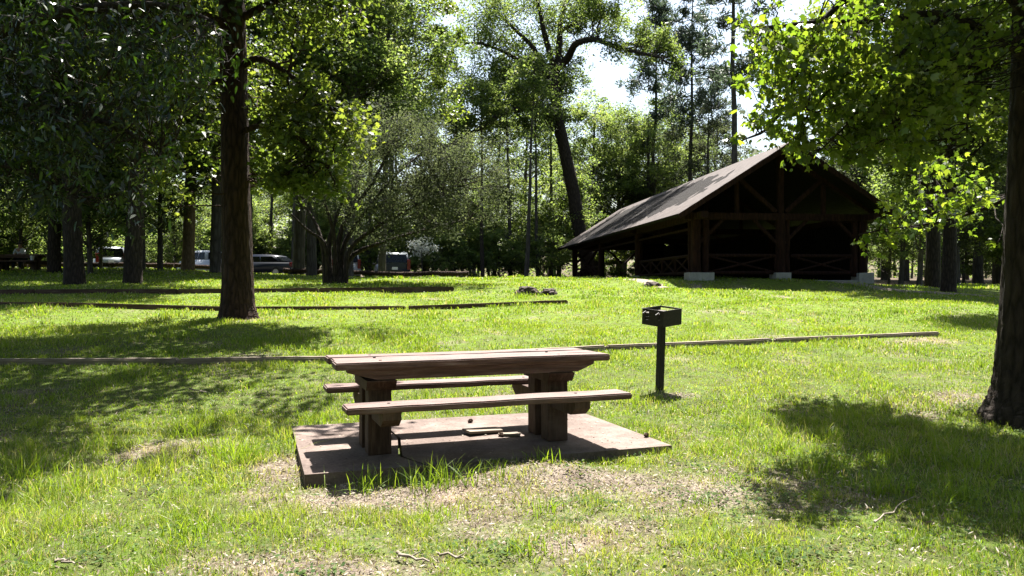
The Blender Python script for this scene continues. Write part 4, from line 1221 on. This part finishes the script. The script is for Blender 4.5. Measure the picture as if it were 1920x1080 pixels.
# ---------------------------------------------------------------- oak behind the pavilion
def pix_clumps(lf, wood, items, leafkind, lsize, anchor=None, vary=(.2, .8), upbias=.5, droop=.15, flat=.8, twig=.02, clear=None, thin=1.):
    """items: (px, py, rx, ry, Y, dY, clumps, leaves per clump, clump radius m)"""
    for (px, py, rx, ry, Y0, dY, ncl, lpc, cr) in items:
        for _ in range(ncl):
            r_ = math.sqrt(rng.random()); th = rng.uniform(0, 2 * math.pi)
            Y = Y0 + rng.uniform(-dY, dY)
            qx, qy = px + rx * r_ * math.cos(th), py + ry * r_ * math.sin(th)
            if clear is not None and clear[0] < qx < clear[1] and clear[2] < qy < clear[3] and abs(Y0 - clear[4]) < 5: Y = clear[4] + abs(Y - Y0)
            c = W(qx, qy, Y)
            m = max(4, int(lpc * thin * rng.uniform(.6, 1.4)))
            sub = c + rng.normal(0, cr * .6, (6, 3)) * np.array([1, 1, flat])
            L_ = sub[rng.integers(0, 6, m)] + rng.normal(0, cr * .35, (m, 3)) * np.array([1, 1, flat])
            leaves(lf, L_, lsize, leafkind, upbias, droop, vary=np.clip(rng.uniform(*vary) + rng.normal(0, .18, m), 0, 1))
            if anchor is not None:
                d = np.linalg.norm(anchor - c, axis=1) + (anchor[:, 2] > c[2] + .5) * .3
                a = anchor[np.argmin(d)]
                L = np.linalg.norm(a - c)
                tube(wood, curve(a, c, -.02 * L, 6, .04 * L), np.linspace(twig, twig * .3, 6), 5, .5, 0, False)
                for q in sub[:4]: tube(wood, curve(c, q, .0, 3), [twig * .35, twig * .25, twig * .15], 4, .5, 0, False)

def build_tree(name, label, cat, base, wood_paths, items, leafkind, lsize, bark, leafmat, limbs=(), extra=None, sides=12, **kw):
    root = empty(name, base, label, cat)
    base = np.array(base, float)
    wood = Acc(); lf = Acc(); anc = []
    for pts, r0, r1 in wood_paths:
        P = smooth_path(pts, max(8, 5 * len(pts)))
        r = np.linspace(r0, r1, len(P))
        tube(wood, P - base, r, sides, .5, .035)
    for pts, r0, r1 in limbs:
        P = smooth_path(pts, max(8, 5 * len(pts)))
        w = Acc(); tube(w, P - base, np.linspace(r0, r1, len(P)), sides, .5, .05)
        link(w.mesh('limb'), 'limb', M[bark], root); anc.append(P[len(P) // 5:])
    anchor = np.concatenate(anc) if anc else None
    w2 = Acc(); l2 = Acc()
    pix_clumps(l2, w2, items, leafkind, lsize, anchor, **kw)
    if extra: extra(l2, w2)
    if not w2.empty():
        w2.V = [v - base for v in w2.V]
        link(w2.mesh('twigs'), 'twigs', M[bark], root)
    l2.V = [v - base for v in l2.V]
    link(wood.mesh('trunk'), 'trunk', M[bark], root)
    link(l2.mesh('crown', False), 'crown', M[leafmat], root)
    return root

def w3(*a):
    return [W(px, py, Y) for px, py, Y in a]
YO = 58.
xo = (1108 - 960) / F * YO
oak_trunk = [np.array([xo + .3, YO, gz(xo, YO) - .3]), np.array([xo + .15, YO, gz(xo, YO) + 1.0])] + w3((1088, 440, YO), (1075, 360, YO), (1060, 290, YO), (1045, 215, YO), (1040, 170, YO), (1035, 120, YO))
oak_limbs = [
    (w3((1048, 228, YO), (1020, 208, YO - .5), (985, 203, YO - 1.5), (945, 212, YO - 2.5), (900, 240, YO - 3.5), (860, 262, YO - 4), (825, 285, YO - 4.5)), .34, .06),
    (w3((1042, 130, YO), (1065, 108, YO - 1), (1080, 82, YO - 3), (1115, 74, YO - 5), (1150, 86, YO - 7), (1195, 98, YO - 9), (1240, 108, YO - 10)), .34, .06),
    (w3((1040, 150, YO), (1048, 90, YO), (1052, 40, YO + .5), (1062, -10, YO + 1), (1070, -60, YO + 1.5)), .30, .10),
    (w3((1040, 130, YO), (1020, 60, YO - 1), (1012, 20, YO - 1), (1000, -30, YO - 1.5)), .26, .07),
    (w3((1034, 150, YO), (1000, 90, YO + .5), (970, 60, YO + 1), (930, 20, YO + 2), (900, -20, YO + 2)), .22, .05),
    (w3((1066, -40, YO + 1), (1100, -75, YO - 3), (1150, -85, YO - 7), (1220, -70, YO - 10), (1290, -40, YO - 11)), .2, .05),
    (w3((1046, 60, YO), (1080, 40, YO - 1), (1100, 10, YO - 1), (1120, -30, YO - 1)), .18, .06),
    (w3((1030, 140, YO), (985, 120, YO - 1), (940, 95, YO - 2), (890, 80, YO - 3), (850, 90, YO - 3)), .20, .04),
    (w3((1038, 170, YO), (990, 160, YO + 2), (920, 170, YO + 3), (860, 165, YO + 3), (790, 190, YO + 3)), .2, .04),
]
build_tree('oak_tree', 'large spreading oak with a long arched limb rising behind the pavilion', 'oak', oak_trunk[0] + np.array([0, 0, .3]),
    [(oak_trunk, .60, .38)],
    [(1005, 130, 85, 60, YO, 3.5, 55, 300, .8), (930, 60, 90, 70, YO, 3.5, 36, 260, .9), (1010, -30, 150, 60, YO, 5, 30, 260, 1.0), (1110, 50, 70, 35, YO - 4, 3, 20, 240, .7), (1190, 75, 75, 30, YO - 8, 2, 22, 240, .65), (1190, -70, 110, 40, YO - 10, 3, 34, 300, .8), (1080, -60, 110, 40, YO - 5, 3, 24, 260, .8), (1060, 150, 45, 30, YO, 2.5, 6, 200, .6),
     (860, 150, 80, 50, YO - 1, 3, 26, 260, .85), (800, 210, 60, 30, YO - 2, 3, 10, 220, .7), (945, 180, 60, 24, YO - 2, 2, 12, 220, .6), (880, 225, 50, 25, YO - 3.5, 1.5, 8, 180, .6), (1245, 112, 45, 28, YO - 9, 1.5, 9, 180, .6), (1060, 20, 70, 40, YO + 1.5, 2, 18, 220, .7), (960, 10, 60, 40, YO + 2, 2, 14, 220, .7), (1140, 15, 50, 25, YO - 5, 2, 8, 180, .6), (1090, 340, 25, 60, YO + 1, 1.0, 5, 120, .5), (760, 120, 80, 60, YO + 1, 3, 20, 240, .9)],
    'simple', .19, 'bark', 'leaf_far', oak_limbs, twig=.05, thin=1.05, clear=(960, 1250, 30, 470, YO + .5))

# ---------------------------------------------------------------- big trunk tree at left
YT = 16.
bt = np.array([(447 - 960) / F * YT, YT, gz((447 - 960) / F * YT, YT)])
def flare_trunk(base, px_pts, Y, radii_px):
    pts = [base + np.array([0, 0, -.25])] + w3(*[(a, b, Y) for a, b in px_pts])
    return pts
trunkpts = w3((447, 640, YT), (447, 604, YT), (447, 590, YT), (446, 570, YT), (446, 520, YT), (445, 440, YT), (442, 330, YT), (440, 220, YT), (437, 110, YT), (434, 0, YT), (428, -250, YT), (425, -500, YT))
root = empty('shade_tree', bt, 'tall tree with a thick dark trunk left of the picnic table', 'tree')
wood = Acc()
rp = np.array([48, 40, 35, 31, 28, 26.5, 25, 24.5, 24, 23, 18, 10]) / F * YT
P = np.array(trunkpts); Pi = smooth_path(P, 140); ri = np.interp(np.linspace(0, len(rp) - 1, 140), np.arange(len(rp)), rp)
big_trunk(wood, Pi - bt, ri, 48, 7, 3)
link(wood.mesh('trunk'), 'trunk', M['bark_red'], root)
anc = [Pi[70:]]
for pts, r0, r1 in [
    (w3((445, 130, YT), (480, 110, YT - .3), (520, 125, YT - .6), (570, 160, YT - 1), (620, 200, YT - 1.2)), .09, .02),
    (w3((445, 250, YT), (500, 235, YT - .5), (560, 260, YT - 1), (610, 300, YT - 1.3)), .07, .015),
    (w3((440, 40, YT), (500, 10, YT), (570, -20, YT), (640, -20, YT)), .1, .03),
    (w3((438, 60, YT), (390, 30, YT - .5), (320, 40, YT - 1), (250, 90, YT - 1.5), (190, 150, YT - 2)), .1, .02),
    (w3((438, 150, YT), (380, 160, YT - .5), (320, 200, YT - 1), (270, 270, YT - 1)), .07, .015),
    (w3((432, -100, YT), (520, -200, YT), (640, -260, YT - 1)), .12, .03),
    (w3((432, -120, YT), (340, -200, YT - 1), (200, -240, YT - 2)), .12, .03),
    (w3((432, -180, YT), (440, -260, YT - 3), (430, -330, YT - 6)), .12, .03)]:
    Pl = smooth_path(pts, 16); w_ = Acc(); tube(w_, Pl - bt, np.linspace(r0, r1, 16), 8, .5, .04); link(w_.mesh('limb'), 'limb', M['bark_red'], root); anc.append(Pl[3:])
l2 = Acc(); w2 = Acc()
pix_clumps(l2, w2, [
    (540, 180, 75, 50, YT - .5, 1.0, 26, 110, .30), (600, 250, 70, 70, YT - 1, 1.0, 34, 110, .32), (530, 300, 60, 60, YT - .6, .9, 20, 100, .3), (590, 350, 50, 35, YT - 1, .7, 12, 100, .28), (500, 340, 40, 30, YT - .5, .6, 8, 80, .25),
    (400, 90, 50, 70, YT - .5, 1, 12, 100, .35), (380, 240, 50, 70, YT - .8, .8, 12, 90, .3), (300, 180, 80, 90, YT - 1.3, 1, 22, 100, .35), (250, 60, 100, 60, YT - 1, 1, 22, 100, .4), (590, 30, 90, 50, YT, 1.5, 24, 100, .4), (350, 340, 60, 50, YT - .8, .7, 9, 80, .3),
    (430, -160, 330, 110, YT - .5, 3, 80, 130, .6), (430, -330, 260, 90, YT - 1, 3.5, 60, 130, .7), (200, -150, 200, 90, YT - 3, 2.5, 45, 130, .6)],
    'lobed', .125, np.concatenate(anc), (.3, .9), .4, .25, .8, .025, clear=(385, 500, -60, 700, YT + 1.0), thin=.62)
w2.V = [v - bt for v in w2.V]; l2.V = [v - bt for v in l2.V]
link(w2.mesh('twigs'), 'twigs', M['bark_red'], root); link(l2.mesh('crown', False), 'crown', M['leaf_oak'], root)

# ---------------------------------------------------------------- near dark tree, upper left (trunk outside the frame)
YL = 9.5
bl = np.array([-9.2, 10.5, gz(-9.2, 10.5)])
ltrunk = [bl + np.array([0, 0, -.3]), bl + np.array([.05, 0, 1.5]), bl + np.array([.1, 0, 4]), bl + np.array([.3, 0, 7]), bl + np.array([.5, 0, 10])]
llimbs = [
    ([bl + np.array([.1, 0, 3.5]), W(-120, 120, 10), W(0, 60, 9.6), W(140, 20, 9.3), W(300, 10, 9), W(400, 40, 8.8)], .12, .02),
    ([bl + np.array([.1, 0, 2.6]), W(-150, 260, 10), W(-40, 200, 9.5), W(80, 200, 9), W(200, 230, 8.7), W(300, 280, 8.5)], .10, .015),
    ([bl + np.array([.1, 0, 2.2]), W(-160, 340, 10), W(-60, 300, 9.5), W(40, 320, 9), W(130, 360, 8.8)], .08, .015),
    ([bl + np.array([.3, 0, 6]), np.array([-7.5, 10.5, 7]), np.array([-5.5, 10.5, 7.5]), np.array([-3.6, 10.8, 7.6]), np.array([-2.2, 10.7, 7.5]), np.array([-1.0, 10.5, 7.3])], .12, .02),
    ([bl + np.array([.3, 0, 5.5]), np.array([-8, 8.8, 6.6]), np.array([-6.5, 7.5, 7]), np.array([-5, 7, 7])], .1, .03),
    ([bl + np.array([.3, 0, 6.5]), np.array([-8, 12.5, 7.8]), np.array([-6.5, 14, 8.4])], .1, .03)]
def up_left(l2, w2):
    # canopy above the frame that shades the left meadow
    global rng
    for (tx, ty, z_, r1, r2, n) in [(-7, 11.6, 8, 1.6, .5, 14), (-4.6, 11.5, 8, 1.2, .4, 9), (-5.2, 8.2, 7, 1.0, .4, 9), (-4.2, 8.9, 7, .8, .25, 5), (-3.8, 5.5, 6.6, .3, .35, 4), (-2.6, 8.6, 7.2, .5, .2, 2), (-1.75, 7.05, 7.2, .35, .15, 2), (-2.4, 7.6, 7.2, .4, .2, 2), (-3.0, 13.5, 9.5, 1.6, .4, 7), (-8, 14.2, 9, 2, .5, 10)]:
        for _ in range(n):
            c = np.array([tx + rng.normal(0, r1 * .6) + .11 * z_, ty + rng.normal(0, r2 * .7) + .475 * z_, z_ + rng.normal(0, .25)])
            sub = c + rng.normal(0, .25, (5, 3))
            leaves(l2, sub[rng.integers(0, 5, 70)] + rng.normal(0, .14, (70, 3)), .17, 'oval', .3, .4, vary=rng.random(70))
            tube(w2, curve(np.array([-5.5, 10.5, 7.5]), c, .1, 5, .05), np.linspace(.02, .005, 5), 4, .5, 0, False)
    for (cx, cy, cz, rx, ry, rz_, n) in [(-6.2, 10.8, 7.2, 3.3, 1.8, 1.3, 27), (-7.5, 13.0, 8.0, 3.4, 1.9, 1.2, 26), (-6.3, 8.4, 6.8, 1.9, 1.2, .8, 12), (-4.2, 12.5, 8, 1.6, 1.6, 1, 9), (-3.2, 9.8, 7.6, 1.0, .7, .5, 4), (-4.8, 5.6, 6.4, 1.0, .6, .5, 4)]:
        for _ in range(n):
            p = rng.standard_normal(3); p = p / np.linalg.norm(p) * rng.random() ** .4
            c = np.array([cx + p[0] * rx, cy + p[1] * ry, cz + p[2] * rz_])
            m = 90
            sub = c + rng.normal(0, .3, (6, 3))
            leaves(l2, sub[rng.integers(0, 6, m)] + rng.normal(0, .16, (m, 3)), .19, 'oval', .3, .4, vary=rng.random(m))
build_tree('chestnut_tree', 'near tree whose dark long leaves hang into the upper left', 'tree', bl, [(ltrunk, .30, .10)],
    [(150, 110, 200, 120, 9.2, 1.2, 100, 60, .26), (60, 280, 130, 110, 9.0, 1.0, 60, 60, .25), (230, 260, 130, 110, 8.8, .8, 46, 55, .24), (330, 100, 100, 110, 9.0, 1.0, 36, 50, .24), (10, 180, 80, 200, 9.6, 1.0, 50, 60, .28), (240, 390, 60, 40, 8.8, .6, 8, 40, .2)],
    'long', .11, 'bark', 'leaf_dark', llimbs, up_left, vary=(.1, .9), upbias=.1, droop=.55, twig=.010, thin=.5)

# ---------------------------------------------------------------- sweetgum at right
YR = 7.6
bx = (1935 - 960) / F * YR
br_ = np.array([bx, YR, gz(bx, YR)])
gt = [br_ + np.array([.02, 0, -.2]), br_ + np.array([0, 0, .05]), br_ + np.array([0, 0, .35]), br_ + np.array([.0, 0, 1.0]), W(1940, 300, YR), W(1943, 100, YR), W(1946, -100, YR), W(1950, -500, YR), W(1950, -900, YR)]
root = empty('sweetgum_tree', br_, 'near sweetgum tree with star shaped leaves at the right edge', 'tree')
Pi = smooth_path(np.array(gt), 150)
rp = np.array([.60, .48, .36, .30, .235, .215, .20, .15, .08])
ri = np.interp(np.linspace(0, len(rp) - 1, 150), np.arange(len(rp)), rp)
wood = Acc(); big_trunk(wood, Pi - br_, ri, 56, 6, 9); link(wood.mesh('trunk'), 'trunk', M['bark'], root)
anc = []
for pts, r0, r1 in [
    (w3((1940, 130, YR), (1900, 88, YR - .2), (1850, 62, YR - .3), (1800, 35, YR - .4), (1740, 25, YR - .5), (1640, 40, YR - .7), (1540, 40, YR - .8), (1450, 50, YR - .9), (1395, 50, YR - .9)), .055, .008),
    (w3((1835, 55, YR - .3), (1818, 120, YR - .4), (1815, 200, YR - .45), (1812, 270, YR - .5)), .02, .006),
    (w3((1945, 60, YR), (1880, -20, YR - .2), (1780, -50, YR - .4), (1660, -40, YR - .5), (1560, 20, YR - .6), (1500, 120, YR - .6), (1450, 230, YR - .6), (1400, 260, YR - .6)), .06, .008),
    (w3((1780, 20, YR - .3), (1700, 90, YR - .5), (1640, 160, YR - .6), (1590, 230, YR - .7), (1540, 280, YR - .7)), .022, .005),
    (w3((1750, 20, YR - .3), (1730, 120, YR - .6), (1700, 200, YR - .7), (1660, 260, YR - .8)), .02, .005),
    (w3((1655, -10, YR - .3), (1600, 80, YR - .6), (1560, 160, YR - .7), (1520, 210, YR - .8)), .02, .005),
    (w3((1935, 330, YR), (1890, 370, YR + .6), (1820, 400, YR + 1.0), (1740, 420, YR + 1.2), (1660, 430, YR + 1.2), (1610, 440, YR + 1.2)), .03, .006),
    (w3((1945, -60, YR), (1860, -160, YR - .3), (1740, -220, YR - .5), (1600, -240, YR - .8)), .06, .02),
    (w3((1948, -100, YR), (2050, -160, YR - 1), (2150, -200, YR - 1.6)), .06, .02)]:
    Pl = smooth_path(pts, 26); w_ = Acc(); tube(w_, Pl - br_, np.linspace(r0, r1, 26), 8, .5, .05); link(w_.mesh('limb'), 'limb', M['bark'], root); anc.append(Pl[4:])
l2 = Acc(); w2 = Acc()
pix_clumps(l2, w2, [
    (1620, 100, 200, 100, YR - .5, .8, 90, 42, .17), (1560, 190, 130, 90, YR - .6, .6, 55, 40, .16), (1700, 200, 120, 90, YR - .5, .7, 50, 40, .16), (1460, 80, 70, 70, YR - .8, .4, 22, 30, .13), (1395, 45, 30, 30, YR - .9, .2, 5, 14, .08), (1400, 130, 25, 30, YR - .8, .2, 4, 12, .07),
    (1430, 230, 45, 22, YR - .6, .3, 8, 16, .09), (1375, 252, 22, 8, YR - .6, .15, 3, 9, .05), (1500, 275, 40, 22, YR - .7, .3, 8, 20, .10), (1580, 285, 50, 24, YR - .7, .3, 9, 20, .10), (1660, 262, 60, 24, YR - .6, .3, 9, 22, .11), (1790, 190, 40, 80, YR - .4, .4, 14, 26, .12), (1800, 80, 90, 60, YR - .3, .6, 22, 34, .16), (1745, 275, 40, 14, YR - .5, .3, 4, 14, .1),
    (1650, 430, 40, 20, YR + 1.2, .3, 7, 18, .10), (1740, 400, 70, 35, YR + 1.1, .4, 14, 24, .13), (1820, 370, 50, 50, YR + .8, .5, 12, 24, .14), (1615, 452, 14, 10, YR + 1.2, .1, 2, 9, .06), (1865, 460, 8, 10, YR, .1, 1, 12, .06), (1760, 330, 80, 40, YR + 1.4, .6, 12, 24, .16), (1880, 200, 25, 30, YR - .2, .2, 3, 14, .1), (1900, 30, 30, 50, YR + .6, .4, 8, 30, .15),
    (1650, -60, 200, 40, YR - .4, .8, 14, 50, .22), (2080, -100, 130, 160, YR - 1.0, 1.2, 60, 60, .26), (1950, -330, 220, 90, YR - 1.2, 1.4, 60, 60, .3), (2060, 60, 90, 90, YR - 1.4, .7, 26, 45, .2)],
    'star', .074, np.concatenate(anc), (.15, .95), .05, .55, .9, .007, thin=.72)
pix_clumps(l2, w2, [(1490, -100, 80, 40, 10.6, .5, 26, 110, .3), (1620, -150, 110, 50, 9.6, .5, 60, 110, .28), (1740, -215, 130, 80, 8.7, .6, 90, 110, .28), (1780, -300, 110, 90, 7.7, .6, 80, 110, .28), (2050, -210, 150, 120, YR + .1, 1.1, 80, 110, .28)],
    'star', .10, np.concatenate(anc), (.15, .95), .6, .3, .9, .007)
w2.V = [v - br_ for v in w2.V]; l2.V = [v - br_ for v in l2.V]
link(w2.mesh('twigs'), 'twigs', M['bark'], root); link(l2.mesh('crown', False), 'crown', M['leaf_gum'], root)

# ---------------------------------------------------------------- many stemmed shrubby tree
YS = 26.5
bs = np.array([(628 - 960) / F * YS, YS, gz((628 - 960) / F * YS, YS)])
root = empty('many_stemmed_tree', bs, 'shrubby many stemmed tree with fine drooping twigs left of the suv', 'tree')
anc = []
stems = [((610, 530), (606, 470), (592, 420), (560, 370), (530, 330)), ((620, 530), (618, 450), (640, 380), (655, 310), (650, 230)), ((640, 532), (645, 460), (690, 390), (740, 330), (800, 280)),
         ((648, 532), (655, 470), (700, 430), (770, 390), (850, 350)), ((628, 530), (626, 440), (606, 370), (600, 300)), ((634, 530), (640, 430), (700, 340), (740, 260), (760, 210)), ((645, 531), (660, 480), (730, 450), (800, 430), (880, 410)), ((615, 531), (610, 460), (575, 430), (545, 400))]
for i, st in enumerate(stems):
    dy = rng.uniform(-1.8, 1.8)
    pts = [W(px, py, YS + dy * (k / 4) ** 1.2) for k, (px, py) in enumerate(st)]
    pts = [pts[0] + np.array([0, 0, -.25])] + pts
    Pl = smooth_path(pts, 18); w_ = Acc(); tube(w_, Pl - bs, np.linspace(.13, .02, 18), 8, .5, .06); link(w_.mesh('stem'), 'stem', M['bark'], root); anc.append(Pl[6:])
l2 = Acc(); w2 = Acc()
pix_clumps(l2, w2, [(680, 330, 110, 90, YS, 1.8, 60, 130, .42), (790, 300, 100, 80, YS, 1.8, 60, 130, .42), (860, 360, 90, 70, YS, 1.6, 44, 120, .40), (760, 410, 110, 50, YS, 1.6, 44, 110, .38), (590, 330, 60, 60, YS, 1.5, 14, 90, .36), (900, 290, 60, 50, YS, 1.2, 14, 90, .36), (720, 230, 70, 40, YS, 1.2, 16, 90, .36)],
    'oval', .08, np.concatenate(anc), (.1, .8), .3, .3, .9, .018, thin=1.2)
w2.V = [v - bs for v in w2.V]; l2.V = [v - bs for v in l2.V]
link(w2.mesh('twigs'), 'twigs', M['bark'], root); link(l2.mesh('crown', False), 'crown', M['leaf_gray'], root)

# ---------------------------------------------------------------- light
SUN_EL = math.radians(64); SUN_AZ = math.radians(13)      # azimuth from +Y towards +X
sun = bpy.data.lights.new('sun', 'SUN'); sun.energy = 5.0; sun.angle = math.radians(.53); sun.color = (1, .955, .88)
so = bpy.data.objects.new('sun', sun); COL.objects.link(so)
d = Vector((math.sin(SUN_AZ) * math.cos(SUN_EL), math.cos(SUN_AZ) * math.cos(SUN_EL), math.sin(SUN_EL)))
so.rotation_euler = (-d).to_track_quat('-Z', 'Y').to_euler(); so.location = d * 60
w = bpy.data.worlds.new('World'); bpy.context.scene.world = w; w.use_nodes = True
nt = w.node_tree; nt.nodes.clear()
sky = nt.nodes.new('ShaderNodeTexSky'); sky.sky_type = 'NISHITA'; sky.sun_disc = False
sky.sun_elevation = SUN_EL; sky.sun_rotation = SUN_AZ; sky.air_density = 1.3; sky.dust_density = 3.0; sky.ozone_density = 1.5
bg = nt.nodes.new('ShaderNodeBackground'); bg.inputs[1].default_value = .05
wo = nt.nodes.new('ShaderNodeOutputWorld'); nt.links.new(sky.outputs[0], bg.inputs[0]); nt.links.new(bg.outputs[0], wo.inputs[0])

# ---------------------------------------------------------------- camera, render
cam = bpy.data.cameras.new('camera'); co = bpy.data.objects.new('camera', cam); COL.objects.link(co)
cam.sensor_width = 36; cam.lens = F / 1920 * 36; cam.clip_end = 2000; cam.clip_start = .05
co.location = (0, 0, HC); co.rotation_euler = (math.radians(90), 0, 0)
sc = bpy.context.scene; sc.camera = co
sc.render.engine = 'CYCLES'
sc.view_settings.view_transform = 'Standard'; sc.view_settings.look = 'None'; sc.view_settings.gamma = 1; sc.view_settings.exposure = 2.35
cy = sc.cycles
cy.max_bounces = 5; cy.diffuse_bounces = 3; cy.glossy_bounces = 2; cy.transmission_bounces = 3; cy.transparent_max_bounces = 4
cy.use_denoising = True; cy.sample_clamp_indirect = 4; cy.caustics_reflective = False; cy.caustics_refractive = False
